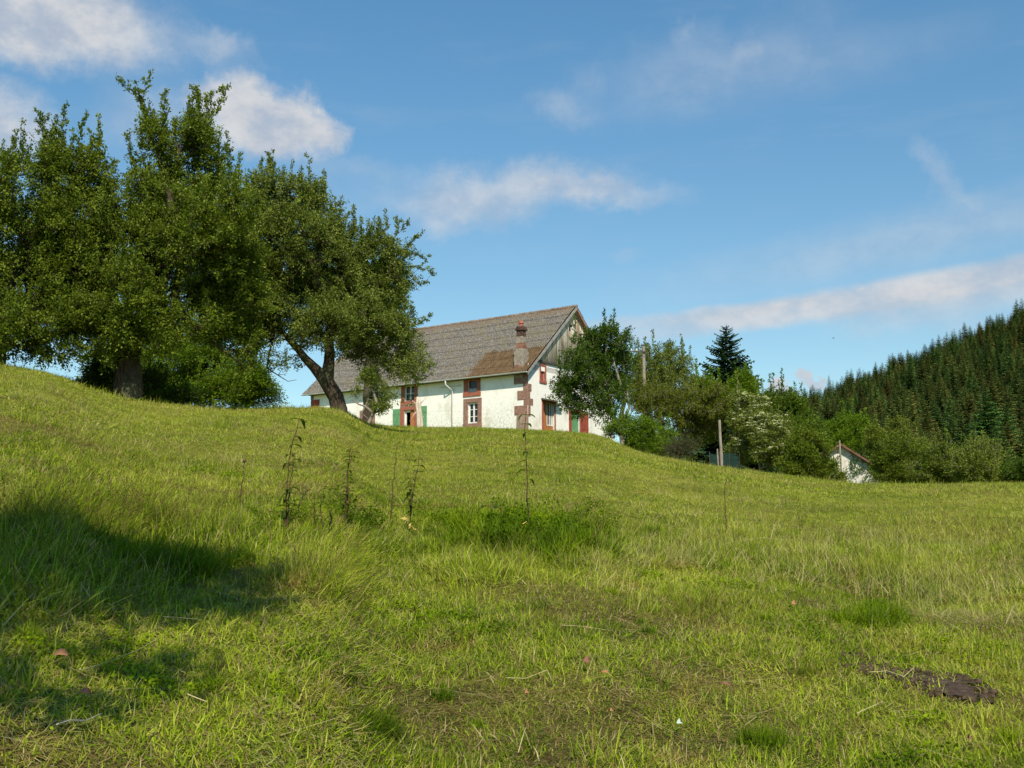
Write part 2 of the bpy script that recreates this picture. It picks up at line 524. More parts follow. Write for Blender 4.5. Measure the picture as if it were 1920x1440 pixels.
# weathered boards
m, nb, o = new_mat('weathered_boards')
P = nb.n('ShaderNodeTexCoord').outputs['Object']
ti = nb.n('ShaderNodeAttribute', attribute_name='tint').outputs['Fac']
n1 = nb.noise(nb.vmath('MULTIPLY', P, (5, 5, 0.5)), 2.2, 6, 0.7)
n2 = nb.noise(nb.vmath('MULTIPLY', P, (2, 2, 0.7)), 1.1, 4, 0.6)
f = nb.math('ADD', nb.math('MULTIPLY', n1, 0.75), nb.math('MULTIPLY', ti, 0.3))
c = nb.ramp(f, [(0.32, (0.30, 0.21, 0.14)), (0.42, (0.62, 0.50, 0.37)), (0.60, (0.84, 0.76, 0.64))])
c = nb.mix(nb.mrange(n2, 0.50, 0.66, 0, 0.6), c, (0.34, 0.19, 0.09))
principled(nb, o, c, 0.9, 0.15, n1, 0.6, 0.02)
M['boards'] = m

# corrugated fibre cement roof, with a mossy rust-coloured area low down near the gable
m, nb, o = new_mat('lichened_corrugated_roof')
P = nb.n('ShaderNodeTexCoord').outputs['Object']
sp = nb.n('ShaderNodeSeparateXYZ', ins={0: P})
n1 = nb.noise(P, 1.3, 6, 0.7)
n2 = nb.noise(P, 9.0, 5, 0.7)
n3 = nb.noise(P, 3.0, 5, 0.7)
n4 = nb.noise(nb.vmath('MULTIPLY', P, (9.0, 1.2, 1.2)), 1.5, 4, 0.7)
c = nb.ramp(n2, [(0.3, (0.045, 0.040, 0.037)), (0.5, (0.135, 0.125, 0.112)), (0.72, (0.30, 0.285, 0.255))])
c = nb.mix(nb.mrange(n1, 0.45, 0.65, 0, 0.5), c, (0.16, 0.14, 0.075))
c = nb.mix(nb.mrange(n4, 0.55, 0.7, 0, 0.45), c, (0.07, 0.055, 0.05))
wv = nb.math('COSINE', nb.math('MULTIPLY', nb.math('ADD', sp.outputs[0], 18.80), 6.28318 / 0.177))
c = nb.mix(nb.math('MULTIPLY', nb.mrange(wv, -0.1, -0.9), nb.mrange(n1, 0.35, 0.6, 0.8, 0.35)), c, (0.085, 0.07, 0.055))  # troughs of the corrugation darkened in colour, deepening their shade lines
ex = nb.math('ADD', sp.outputs[0], nb.math('MULTIPLY', nb.math('SUBTRACT', n3, 0.5), 2.2))
ey = nb.math('ADD', sp.outputs[1], nb.math('MULTIPLY', nb.math('SUBTRACT', n3, 0.5), 1.3))
mk = nb.math('MULTIPLY', nb.mrange(ex, -4.45, -4.2), nb.mrange(ey, 1.62, 1.45))
mk = nb.math('MULTIPLY', mk, nb.mrange(n2, 0.3, 0.45, 0.45, 0.95))
rust = nb.ramp(n3, [(0.35, (0.065, 0.042, 0.022)), (0.55, (0.13, 0.082, 0.042)), (0.75, (0.16, 0.125, 0.06))])
c = nb.mix(mk, c, rust)
rid = nb.math('MULTIPLY', nb.mrange(sp.outputs[1], 4.2, 4.9), nb.mrange(n3, 0.4, 0.6, 0.2, 0.8))
c = nb.mix(rid, c, (0.17, 0.10, 0.055))
principled(nb, o, c, 0.92, 0.15, n2, 0.7, 0.02)
M['roof'] = m

# ------------------------------------------------------------------ terrain
CR = [  # px, py of the meadow crest, its distance
    (-3000, 560, 26), (-1200, 590, 26), (-400, 645, 28), (0, 690, 32), (60, 696, 32), (110, 706, 32), (160, 728, 32), (200, 742, 32), (240, 752, 32.5), (300, 762, 33),
    (400, 768, 34), (520, 771, 35), (585, 769, 36), (628, 770, 37), (650, 777, 40), (690, 798, 48), (740, 803, 56), (800, 804, 60), (900, 805, 60),
    (990, 809, 60), (1060, 812, 59), (1120, 818, 57), (1200, 852, 52), (1300, 872, 48), (1400, 886, 46), (1500, 898, 45), (1600, 911, 44),
    (1700, 912, 43), (1920, 910, 42), (2400, 920, 42), (4500, 960, 42)]
_a, _t, _r = [], [], []
for px, py, rc in CR:
    a, e = azel(px, py)
    _a.append(a)
    _t.append(math.tan(e))
    _r.append(rc)
_a = [-math.pi] + _a + [math.pi]
_t = [0.03] + _t + [0.03]
_r = [40] + _r + [40]
AG = np.linspace(-math.pi, math.pi, 7201)
_k = np.exp(-0.5 * (np.arange(-24, 25) / 9.0) ** 2)
_k /= _k.sum()


def _smooth(y):
    return np.convolve(np.pad(y, 24, mode='edge'), _k, mode='valid')


TG = _smooth(np.interp(AG, _a, _t))
RG = _smooth(np.interp(AG, _a, _r))
HA = [R_(v) for v in (-180, -30, 0, 6, 9, 12.9, 16, 20, 25, 32, 60, 180)]
HT = [0.0, 0.0, 0.02, 0.052, 0.066, 0.083, 0.107, 0.132, 0.165, 0.195, 0.185, 0.0]


def sst(x, a, c):
    t = np.clip((x - a) / (c - a), 0, 1)
    return t * t * (3 - 2 * t)


def terrain(X, Y):
    X = np.asarray(X, float)
    Y = np.asarray(Y, float)
    r = np.hypot(X, Y) + 1e-6
    A = np.arctan2(X, Y)
    tcv = np.interp(A, AG, TG)
    rc = np.interp(A, AG, RG)
    bb = -1.6 / rc ** 2
    s = tcv + 3.2 / rc
    r1 = np.minimum(r, rc)
    z = -1.6 + s * r1 + bb * r1 ** 2
    e = np.maximum(r - rc, 0)
    L = 12.0
    left = tcv * L * (1 - np.exp(-e / L)) - np.maximum(e - 55, 0) * 0.10
    right = tcv * 3 * (1 - np.exp(-e / 3)) - 0.10 * np.maximum(e - 4, 0)
    w = sst(A, R_(5.5), R_(10.5))
    z = z + left * (1 - w) + right * w
    z = np.where(r > rc + 20, np.maximum(z, -14.0), z)
    # far wooded hill
    T = np.interp(A, HA, HT)
    k = np.clip((r - 120) / 300.0, 0, 1)
    hill = -6 + (T * 420 + 6) * k ** 1.05
    hill = hill - np.maximum(r - 420, 0) * 0.25
    hill = np.maximum(hill, -30)
    hw = sst(r, 100, 140)
    z = z * (1 - hw) + hill * hw
    # small lumps of the meadow
    near = np.clip(1.2 - r / 120, 0, 1) * np.clip(r / 5, 0.3, 1)
    z = z + near * (0.035 * np.sin(X * 1.3 + 0.7 * Y) + 0.03 * np.sin(Y * 1.9 - X * 0.8 + 1.0) + 0.012 * np.sin(X * 4.1 + 2) * np.sin(Y * 3.7))
    return z + EYE


def tz(x, y):
    return float(terrain(x, y))


def hit(px, py, r1=70):
    """where the sight line meets the meadow"""
    d = ray(px, py)
    d = d / math.hypot(d[0], d[1])
    rr = np.arange(2.0, r1, 0.02)
    zz = EYE + d[2] * rr
    tt = terrain(d[0] * rr, d[1] * rr)
    k = np.argmax(tt >= zz)
    if tt[k] < zz[k]:
        k = len(rr) - 1
    return np.array([d[0] * rr[k], d[1] * rr[k], tt[k]]), rr[k]


ang = np.concatenate([np.arange(-180, -45, 3.0), np.arange(-45, -30, 0.5), np.arange(-30, 32, 0.18), np.arange(32, 50, 0.5), np.arange(50, 180.01, 3.0)])
ang = np.radians(ang)
rad = np.concatenate([[0.05, 0.4], np.arange(0.8, 14, 0.16), np.arange(14, 30, 0.35), np.arange(30, 90, 0.6), np.geomspace(90, 2600, 90)])
AA, RR = np.meshgrid(ang, rad)
X_, Y_ = RR * np.sin(AA), RR * np.cos(AA)
Vg = np.stack([X_, Y_, terrain(X_, Y_)], -1).reshape(-1, 3)
na, nr = len(ang), len(rad)
ii, jj = np.meshgrid(np.arange(nr - 1), np.arange(na - 1), indexing='ij')
q0 = (ii * na + jj).ravel()
Qg = np.stack([q0, q0 + 1, q0 + na + 1, q0 + na], -1)[:, ::-1]
g = np_mesh('ground', Vg, Qg, M['ground'], smooth=True)
setp(g, kind='structure')

# ------------------------------------------------------------------ the farmhouse
C = at(990, 808, math.hypot(0.95, 65.0))
HR = -R_(36)
hx, hy = np.array([math.cos(HR), math.sin(HR)]), np.array([-math.sin(HR), math.cos(HR)])
HZ = C[2]
house = thing('farmhouse', 'long white farmhouse on the hilltop with grey corrugated roof and red stone window frames', 'house', (C[0], C[1], HZ), HR)
LX, WY = -18.45, 9.9
EZ, RZ, OV = 3.47, 8.28, 0.45          # eave height, ridge height, overhang
SL = (RZ - EZ) / (WY / 2 + OV)


def wall_holes(mb, u0, u1, z0, z1, holes, depth, axis):
    """front sheet at 0 with openings and reveals going in by depth; axis 'x': plane y=0; axis 'y': plane x=0"""
    us = sorted({u0, u1} | {h[0] for h in holes} | {h[1] for h in holes})
    zs = sorted({z0, z1} | {h[2] for h in holes} | {h[3] for h in holes})

    def P(u, d, z):
        return (u, d, z) if axis == 'x' else (-d, u, z)
    for i in range(len(us) - 1):
        for j in range(len(zs) - 1):
            cu, cz = (us[i] + us[i + 1]) / 2, (zs[j] + zs[j + 1]) / 2
            if any(h[0] < cu < h[1] and h[2] < cz < h[3] for h in holes):
                continue
            mb.quad(P(us[i], 0, zs[j]), P(us[i + 1], 0, zs[j]), P(us[i + 1], 0, zs[j + 1]), P(us[i], 0, zs[j + 1]))
    for (a, c, e, f_) in holes:
        mb.quad(P(a, 0, e), P(a, 0, f_), P(a, depth, f_), P(a, depth, e))
        mb.quad(P(c, 0, e), P(c, 0, f_), P(c, depth, f_), P(c, depth, e))
        mb.quad(P(a, 0, e), P(c, 0, e), P(c, depth, e), P(a, depth, e))
        mb.quad(P(a, 0, f_), P(c, 0, f_), P(c, depth, f_), P(a, depth, f_))


ZB = -2.0
ZT = EZ + OV * SL - 0.10
FH = [(-9.80, -8.94, 2.46, 3.46), (-9.82, -8.93, -0.1, 1.86), (-4.58, -3.84, 2.62, 3.40), (-4.56, -3.78, 0.70, 2.00), (-13.45, -12.62, -0.1, 1.95)]
GH = [(1.36, 1.80, 3.18, 4.08), (1.60, 2.86, -0.1, 1.90), (4.75, 5.75, -0.1, 1.60)]
mb = MB()
wall_holes(mb, LX, 0, ZB, ZT, FH, 0.28, 'x')
wall_holes(mb, 0, WY, ZB, ZT, GH, 0.28, 'y')
mb.quad((0, WY, ZB), (LX, WY, ZB), (LX, WY, ZT), (0, WY, ZT))
mb.quad((LX, 0, ZB), (LX, WY, ZB), (LX, WY, ZT), (LX, WY / 2, RZ - 0.1), (LX, 0, ZT))
mb.quad((0, 0, ZT), (0, WY, ZT), (0, WY / 2, RZ - 0.1))
wall = mb.build('wall', M['plaster'], house)
# dark rooms behind the openings
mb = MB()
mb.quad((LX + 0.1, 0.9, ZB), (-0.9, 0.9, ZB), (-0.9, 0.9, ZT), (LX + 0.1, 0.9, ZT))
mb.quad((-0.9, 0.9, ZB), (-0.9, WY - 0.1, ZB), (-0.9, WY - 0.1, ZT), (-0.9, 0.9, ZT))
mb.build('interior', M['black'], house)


def fbox(mb, u0, u1, z0, z1, d0, d1, axis):
    if axis == 'x':
        mb.box(u0, u1, d0, d1, z0, z1)
    else:
        mb.box(-d1, -d0, u0, u1, z0, z1)


def surround(name, outer, hole, axis, mat, sill=True, lintel=True):
    mb = MB()
    (a, c, e, f_), (a1, c1, e1, f1) = outer, hole
    fbox(mb, a, a1, e1, f1, -0.035, 0.10, axis)
    fbox(mb, c1, c, e1, f1, -0.035, 0.10, axis)
    if lintel:
        fbox(mb, a, c, f1, f_, -0.037, 0.10, axis)
    if sill:
        fbox(mb, a - 0.03, c + 0.03, e, e1, -0.06, 0.10, axis)
    o = mb.build(name, mat, house, bevel=0.012)
    return o


def casement(hole, axis, rows, mat, parent, cols=2, dep=0.13, fw=0.065, lead=0.03):
    a, c, e, f_ = hole
    mb = MB()
    mb2 = MB()
    fbox(mb, a, a + fw, e, f_, dep, dep + 0.05, axis)
    fbox(mb, c - fw, c, e, f_, dep, dep + 0.05, axis)
    fbox(mb, a + fw, c - fw, e, e + fw, dep, dep + 0.05, axis)
    fbox(mb, a + fw, c - fw, f_ - fw, f_, dep, dep + 0.05, axis)
    if cols == 2:
        m_ = (a + c) / 2
        fbox(mb, m_ - 0.055, m_ + 0.055, e + fw, f_ - fw, dep - 0.012, dep + 0.048, axis)
    for k in range(1, rows):
        zz = e + (f_ - e) * k / rows
        fbox(mb, a + fw, c - fw, zz - lead / 2, zz + lead / 2, dep + 0.004, dep + 0.044, axis)
    fr = mb.build('window_frame', mat, parent)
    fbox(mb2, a + fw * 0.5, c - fw * 0.5, e + fw * 0.5, f_ - fw * 0.5, dep + 0.02, dep + 0.028, axis)
    mb2.build('pane', M['glass'], fr)
    return fr


w1_ = surround('window', (-10.08, -8.67, 2.19, 3.56), FH[0], 'x', M['red_frame'])
casement(FH[0], 'x', 2, M['white_paint'], w1_, lead=0.03, fw=0.05)
w2_ = surround('window', (-4.89, -3.57, 2.38, 3.58), FH[2], 'x', M['red_frame'])
fr = casement(FH[2], 'x', 1, M['red_frame'], w2_, fw=0.06, cols=1)
mb = MB()
for k in range(14):
    x0 = -4.55 + k * 0.05
    mb.box(x0, x0 + 0.042, 0.118, 0.126 + 0.01 * (k % 2), 2.66, 2.88 + 0.03 * math.sin(k))
mb.build('curtain', M['curtain'], w2_)
w3_ = surround('window', (-4.90, -3.47, 0.45, 2.25), FH[3], 'x', M['sandstone'])
fr = casement(FH[3], 'x', 3, M['white_paint'], w3_, fw=0.09, lead=0.035)
mb = MB()
for k in range(9):
    mb.box(-4.46 + k * 0.02, -4.444 + k * 0.02, 0.19, 0.205, 0.85, 1.92)
for k in range(6):
    mb.box(-4.0 + k * 0.02, -3.984 + k * 0.02, 0.19, 0.205, 0.85, 1.92)
mb.build('curtain', M['curtain'], w3_)
# front door
dr = surround('front_door', (-10.15, -8.60, -0.4, 2.12), FH[1], 'x', M['red_frame'], sill=False)
mb = MB()
mb.box(-9.36, -8.93, 0.10, 0.15, -0.1, 1.86)
for z0 in (0.15, 0.75, 1.3):
    mb.box(-9.29, -9.0, 0.088, 0.099, z0, z0 + 0.42)
mb.build('door_leaf', M['orange_wood'], dr, bevel=0.008)
mb = MB()
mb.box(-9.82, -9.74, 0.14, 0.19, -0.1, 1.86)
mb.box(-9.74, -9.36, 0.14, 0.19, 1.74, 1.86)
mb.build('door_frame', M['white_paint'], dr)
# shutters of the front door
for x0 in (-10.76, -8.46):
    mb = MB()
    for k in range(4):
        mb.box(x0 + k * 0.15, x0 + k * 0.15 + 0.142, -0.045, -0.012, 0.30, 2.0 + (0.04 if x0 > -9 else 0))
    mb.box(x0 - 0.005, x0 + 0.6, -0.062, -0.046, 1.62, 1.72)
    mb.box(x0 - 0.005, x0 + 0.6, -0.062, -0.046, 0.70, 0.80)
    mb.prism([(x0 + 0.02, 0.82), (x0 + 0.12, 0.82), (x0 + 0.56, 1.60), (x0 + 0.46, 1.60)], 1, -0.060, -0.046)
    V2 = [(v[0], v[1], v[2]) for v in mb.V]
    mb.build('shutter', M['green_paint'], house, bevel=0.004)
# cellar opening behind the little tree
dr2 = surround('doorway', (-13.75, -12.36, -0.4, 2.10), FH[4], 'x', M['sandstone'], sill=False)
mb = MB()
for k in range(5):
    mb.box(-13.45 + 0.166 * k, -13.29 + 0.166 * k, 0.12, 0.15, -0.1, 1.55)
mb.build('plank_door', M['dark_beam'], dr2)
# far left red shutter
mb = MB()
for k in range(5):
    mb.box(-18.42 + k * 0.165, -18.265 + k * 0.165, -0.05, -0.014, 2.40, 3.14)
mb.box(-18.42, -17.60, -0.066, -0.051, 2.55, 2.63)
mb.box(-18.42, -17.60, -0.066, -0.051, 2.92, 3.00)
mb.build('shutter', M['red_paint'], house)
# stone quoins
mb = MB()
zq = 2.95
mb.box(-1.02, -0.30, -0.035, 0.06, 2.86, 3.46)
mb.box(-0.33, 0.0, -0.037, 0.058, 2.46, 3.44)
mb.box(-0.76, 0.0, -0.035, 0.06, 1.90, 2.45)
mb.box(-0.30, 0.0, -0.037, 0.058, 1.56, 1.89)
mb.box(-0.98, -0.02, -0.035, 0.06, 1.00, 1.55)
mb.box(0.002, 0.035, 0.0, 0.34, 2.40, 2.84)
mb.box(0.002, 0.035, 0.0, 0.50, 1.58, 1.97)
mb.box(0.002, 0.034, 0.0, 0.20, 1.98, 2.39)
mb.box(0.002, 0.034, 0.0, 0.24, 0.9, 1.57)
mb.build('quoin', M['sandstone'], house, bevel=0.015)
mb = MB()
mb.prism([(-0.62, ZB), (0.02, ZB), (0.015, 0.99), (-0.5, 0.99)], 1, -0.16, 0.05)
mb.prism([(-0.88, ZB), (-0.63, ZB), (-0.55, 0.99), (-0.80, 0.99)], 1, -0.06, 0.05)
mb.build('corner_stone', M['sandstone_grey'], house, bevel=0.02)
mb = MB()
mb.box(LX - 0.02, LX + 0.25, -0.035, 0.05, 3.16, 3.60)
mb.build('quoin', M['sandstone'], house, bevel=0.015)
mb = MB()
mb.box(LX - 0.02, LX + 0.30, -0.035, 0.05, 1.6, 2.38)
mb.build('quoin', M['sandstone'], house, bevel=0.015)

# gable openings
w4_ = surround('window', (1.22, 1.92, 3.02, 4.24), GH[0], 'y', M['red_frame'])
mb = MB()
mb.box(-0.14, -0.10, 1.58, 1.80, 3.18, 4.08)
mb.box(-0.15, -0.11, 1.36, 1.50, 3.18, 3.62)
mb.build('inner_shutter', M['red_paint'], w4_)
d3 = surround('garden_door', (1.45, 2.95, -0.4, 2.02), GH[1], 'y', M['red_frame'], sill=False)
mb = MB()
mb.box(-0.16, -0.11, 1.66, 2.14, -0.1, 1.84)
mb.box(-0.10, -0.085, 1.74, 2.06, 0.15, 0.75)
mb.build('door_leaf', M['orange_wood'], d3, bevel=0.006)
mb = MB()
for y0 in (2.16, 2.42, 2.62, 2.80):
    mb.box(-0.15, -0.10, y0, y0 + 0.05, 0.55, 1.86)
mb.box(-0.152, -0.102, 2.16, 2.85, 0.50, 0.56)
mb.box(-0.152, -0.102, 1.62, 1.655, -0.1, 1.86)
mb.build('window_frame', M['white_paint'], d3)
mb = MB()
mb.box(-0.16, -0.12, 2.16, 2.85, -0.1, 0.50)
mb.build('door_panel', M['orange_wood'], d3)
mb = MB()
mb.prism([(0.04, 2.06), (0.50, 1.96), (0.50, 2.01), (0.04, 2.12)], 1, 1.35, 3.15)
mb.build('canopy', M['dark_beam'], d3)
d4 = surround('side_door', (4.45, 6.0, -0.4, 1.78), GH[2], 'y', M['red_paint'], sill=False)
mb = MB()
mb.box(-0.15, -0.10, 4.80, 5.70, -0.1, 1.55)
mb.build('door_leaf', M['green_paint'], d4)
mb = MB()
for k in range(4):
    mb.box(0.012, 0.05, 6.02 + k * 0.17, 6.18 + k * 0.17, 0.0, 1.62)
mb.box(0.051, 0.066, 6.02, 6.69, 1.25, 1.35)
mb.box(0.051, 0.066, 6.02, 6.69, 0.55, 0.65)
mb.build('shutter', M['red_paint'], house)
# beam and boarding
mb = MB()
mb.box(0.003, 0.10, 0.55, WY - 0.5, 4.28, 4.40)
mb.build('gable_beam', M['dark_beam'], house)
Vb, Qb, Tb = [], [], []
y = 0.52
k = 0
HS = (4.58, 4.84, 6.70, 7.12)
while y < WY - 0.5:
    wd = random.uniform(0.13, 0.20)
    y1 = min(y + wd - 0.008, WY - 0.5)
    xo = 0.035 + random.uniform(0, 0.018)

    def top(yy):
        return (EZ + (yy + OV) * SL if yy < WY / 2 else EZ + (WY - yy + OV) * SL) - 0.06
    za, zb = max(top(y), 4.37), max(top(y1), 4.37)
    parts = [(4.36 + random.uniform(-0.05, 0.0), None)]
    segs = []
    if y1 > HS[0] and y < HS[1]:
        segs = [(4.36, 4.36, HS[2], HS[2]), (HS[3], HS[3], za, zb)]
    else:
        segs = [(parts[0][0], parts[0][0], za, zb)]
    for (l0, l1, t0, t1) in segs:
        if max(t0, t1) - l0 < 0.03:
            continue
        n = len(Vb)
        Vb += [(xo, y, l0), (xo, y1, l1), (xo, y1, t1), (xo, y, t0), (0.004, y, l0), (0.004, y1, l1), (0.004, y1, t1), (0.004, y, t0)]
        Qb += [(n, n + 1, n + 2, n + 3), (n + 4, n, n + 3, n + 7), (n + 1, n + 5, n + 6, n + 2), (n, n + 4, n + 5, n + 1)]
        Tb += [random.random()] * 4
    y += wd
np_mesh('gable_boarding', Vb, Qb, M['boards'], house, {'tint': np.array(Tb)})
mb = MB()
mb.box(0.004, 0.02, HS[0], HS[1] + 0.06, HS[2], HS[3])
mb.build('slot_window', M['black'], house)
mb = MB()
mb.box(0.022, 0.03, HS[0] + 0.13, HS[1], HS[2], HS[3] - 0.14)
mb.build('slot_shutter', M['white_paint'], house)

# roof: corrugated sheets in overlapping courses, one mesh for both slopes


def roof_side(front):
    x0, x1 = LX - 0.35, 0.32
    nx = int((x1 - x0) / 0.177 * 6)
    xs = np.linspace(x0, x1, nx + 1)
    sl_len = math.hypot(WY / 2 + OV, RZ - EZ)
    ncr = 8
    Vs, Qs = [], []
    cw = sl_len / ncr
    nrm = np.array([0, -(RZ - EZ), WY / 2 + OV])
    nrm = nrm / np.linalg.norm(nrm)
    dirv = np.array([0, WY / 2 + OV, RZ - EZ]) / sl_len
    org = np.array([0, -OV, EZ])
    base = 0
    for c_ in range(ncr):
        off = rng.normal(0, 0.006)
        for kk, (s0, lift) in enumerate([(c_ * cw - (0.10 if c_ else 0), 0.035), (c_ * cw + cw * 0.5, 0.018), ((c_ + 1) * cw, 0.0)]):
            jit = 0.018 * np.sin(np.floor((xs - x0) / 0.885 + c_ * 0.5) * 12.9898 + c_ * 7.1) if kk == 0 else 0
            hgt = 0.05 + lift + off + 0.05 * np.cos((xs - x0) / 0.177 * 2 * math.pi)
            p_ = org[None, :] + np.outer(s0 + jit * np.ones_like(xs), dirv) + np.outer(hgt, nrm)
            p_[:, 0] = xs
            # long sag of the old rafters
            p_[:, 2] += -0.05 * np.sin(np.pi * (xs - x0) / (x1 - x0)) + 0.02 * np.sin(xs * 1.1)
            Vs.append(p_)
        for kk in range(2):
            i0 = base + kk * (nx + 1) + np.arange(nx)
            Qs.append(np.stack([i0, i0 + 1, i0 + nx + 2, i0 + nx + 1], -1))
        base += 3 * (nx + 1)
    # underside deck
    V_, Q_ = np.concatenate(Vs), np.concatenate(Qs)
    n = len(V_)
    a0 = org + nrm * -0.05
    a1_ = a0 + dirv * sl_len
    dk = np.array([[x0, a0[1], a0[2]], [x1, a0[1], a0[2]], [x1, a1_[1], a1_[2]], [x0, a1_[1], a1_[2]]])
    dk2 = dk + nrm * 0.075
    V_ = np.concatenate([V_, dk, dk2])
    Q_ = np.concatenate([Q_, np.array([[n, n + 3, n + 2, n + 1], [n, n + 1, n + 5, n + 4], [n + 1, n + 2, n + 6, n + 5], [n + 3, n, n + 4, n + 7]])])
    if not front:
        V_ = V_.copy()
        V_[:, 1] = WY - V_[:, 1]
        Q_ = Q_[:, ::-1]
    return V_, Q_


Va, Qa = roof_side(True)
Vc, Qc = roof_side(False)
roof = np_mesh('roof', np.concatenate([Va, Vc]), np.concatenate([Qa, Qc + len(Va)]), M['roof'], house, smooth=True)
mb = MB()
xx0 = LX - 0.38
k = 0
while xx0 < 0.30:
    ln = 0.42
    zz = RZ + 0.10 - 0.05 * math.sin(math.pi * (xx0 - LX) / 18.8)
    mb.tube([(xx0, WY / 2, zz - 0.05 + 0.015 * (k % 2)), (min(xx0 + ln + 0.03, 0.36), WY / 2, zz - 0.06 + 0.015 * (k % 2))], [0.125, 0.115], 10)
    xx0 += ln
    k += 1
mb.build('ridge_cap', M['ridge'], roof)
# verge boards on the gable side
for sgn in (0, 1):
    mb = MB()
    pts = [(-OV - 0.02, EZ - 0.16), (-OV - 0.02, EZ + 0.05), (WY / 2, RZ + 0.06), (WY / 2, RZ - 0.18)]
    if sgn:
        pts = [(WY - p_[0], p_[1]) for p_ in pts]
    mb.prism(pts, 0, 0.322, 0.352)
    mb.build('verge_board', M['verge'] if not sgn else M['sandstone'], roof)
mb = MB()
mb.box(LX, 0.2, -0.33, -0.008, EZ - 0.03, EZ + 0.005)
mb.build('soffit', M['dark_beam'], roof)
# gutter and down pipe
mb = MB()
gp = []
n = 12
for i in range(7):
    a = math.pi + math.pi * i / 6
    gp.append((-OV - 0.09 + 0.075 * math.cos(a), EZ + 0.03 + 0.075 * math.sin(a)))
gp2 = [(-OV - 0.09 + 0.065 * math.cos(math.pi + math.pi * i / 6), EZ + 0.032 + 0.065 * math.sin(math.pi + math.pi * i / 6)) for i in range(6, -1, -1)]
mb.prism(gp + gp2, 0, LX - 0.38, 0.30)
gut = mb.build('gutter', M['gutter'], house)
mb = MB()
xp = -5.85
mb.tube([(xp - 0.08, -OV - 0.09, EZ - 0.03), (xp - 0.08, -OV - 0.09, EZ - 0.28), (xp + 0.12, -0.09, EZ - 0.62), (xp + 0.12, -0.09, ZB)], 0.048, 8)
mb.build('down_pipe', M['gutter'], gut, smooth=True)
mb = MB()
mb.tube([(-6.64, -0.10, 3.12), (-5.04, -0.10, 3.13)], 0.028, 6)
for x in (-6.5, -5.2):
    mb.box(x - 0.015, x + 0.015, -0.09, 0.0, 3.11, 3.14)
mb.build('wall_pipe', M['gutter'], house)

# chimney: stands on the roof slope close to the corner


def roof_hit(px, py):
    d = ray(px, py)
    o_ = np.array([0, 0, EYE]) - np.array([C[0], C[1], HZ])
    ol = np.array([o_[:2] @ hx, o_[:2] @ hy, o_[2]])
    dl = np.array([d[:2] @ hx, d[:2] @ hy, d[2]])
    # z = EZ + (y+OV)*SL + .09
    k_ = (EZ + 0.09 + OV * SL + SL * ol[1] - ol[2]) / (dl[2] - SL * dl[1])
    return ol + dl * k_


cb = roof_hit(971, 690)
cx_, cy_, cz_ = cb
cy_ += 0.35
ch = bpy.data.objects.new('chimney', None)
COL.objects.link(ch)
ch.parent = roof
ch.location = (cx_, cy_, cz_)
mb = MB()
mb.box(-0.34, 0.34, -0.30, 0.33, -0.6, 1.05)
mb.box(-0.28, 0.28, -0.25, 0.28, 1.05, 1.20)
mb.build('base', M['mortar'], ch, bevel=0.03)
mb = MB()
nrow = 0
zz = 0.0
mb.box(-0.30, 0.02, -0.325, -0.301, -0.15, 0.22)
mb.build('bare_brick', M['brick'], ch)
mb = MB()
mb.box(0.05, 0.32, -0.32, -0.301, -0.18, 0.12)
mb.build('bare_brick', M['brick'], ch)
mb = MB()
mb.box(-0.235, 0.235, -0.22, 0.22, 1.20, 1.55)
mb.build('brick_band', M['brick'], ch, bevel=0.01)
mb = MB()
mb.box(-0.22, 0.22, -0.205, 0.205, 1.55, 1.95)
mb.build('rendered_shaft', M['mortar'], ch, bevel=0.015)
mb = MB()
mb.box(-0.215, 0.215, -0.20, 0.20, 1.95, 2.33)
mb.box(-0.29, 0.29, -0.27, 0.27, 2.33, 2.46)
mb.box(-0.23, 0.23, -0.21, 0.21, 2.46, 2.58)
mb.build('cap', M['soot'], ch, bevel=0.01)
mb = MB()
mb.tube([(0, 0, 2.58), (0, 0, 2.74), (0, 0, 2.76), (0, 0, 2.92)], [0.13, 0.12, 0.17, 0.15], 12)
mb.build('pot', M['terracotta'], ch, smooth=False)
mb = MB()
mb.quad((-0.62, -0.15, 0.12), (-0.40, -0.30, 0.02), (-0.40, 0.25, 0.55), (-0.62, 0.2, 0.50))  # dark sloping sheet just left of the chimney base
mb.build('dark_sheet', M['dark_beam'], ch)

# ------------------------------------------------------------------ broadleaf trees


def leaf_arrays(P_, D_, size, up=0.5, asp=0.55, fold=0.25, r=rng):
    """one folded, pointed leaf (two quads) per point"""
    n = len(P_)
    d = D_ + r.normal(0, 0.55, (n, 3))
    d /= np.linalg.norm(d, axis=1, keepdims=True)
    nm = r.normal(0, 0.7, (n, 3)) + np.array([0, -0.25, up])
    s = np.cross(d, nm)
    s /= np.linalg.norm(s, axis=1, keepdims=True) + 1e-9
    nm = np.cross(s, d)
    L = (size * r.uniform(0.7, 1.25, n))[:, None]
    w = L * asp * 0.5
    mid = P_ + d * L * 0.5
    v0 = P_
    v1 = mid + s * w + nm * L * fold * 0.4
    v2 = P_ + d * L - nm * L * 0.12
    v3 = mid - s * w + nm * L * fold * 0.4
    V_ = np.stack([v0, v1, v2, v3], 1).reshape(-1, 3)
    i0 = np.arange(n) * 4
    Q_ = np.stack([i0, i0 + 1, i0 + 2, i0 + 3], -1)
    return V_, Q_


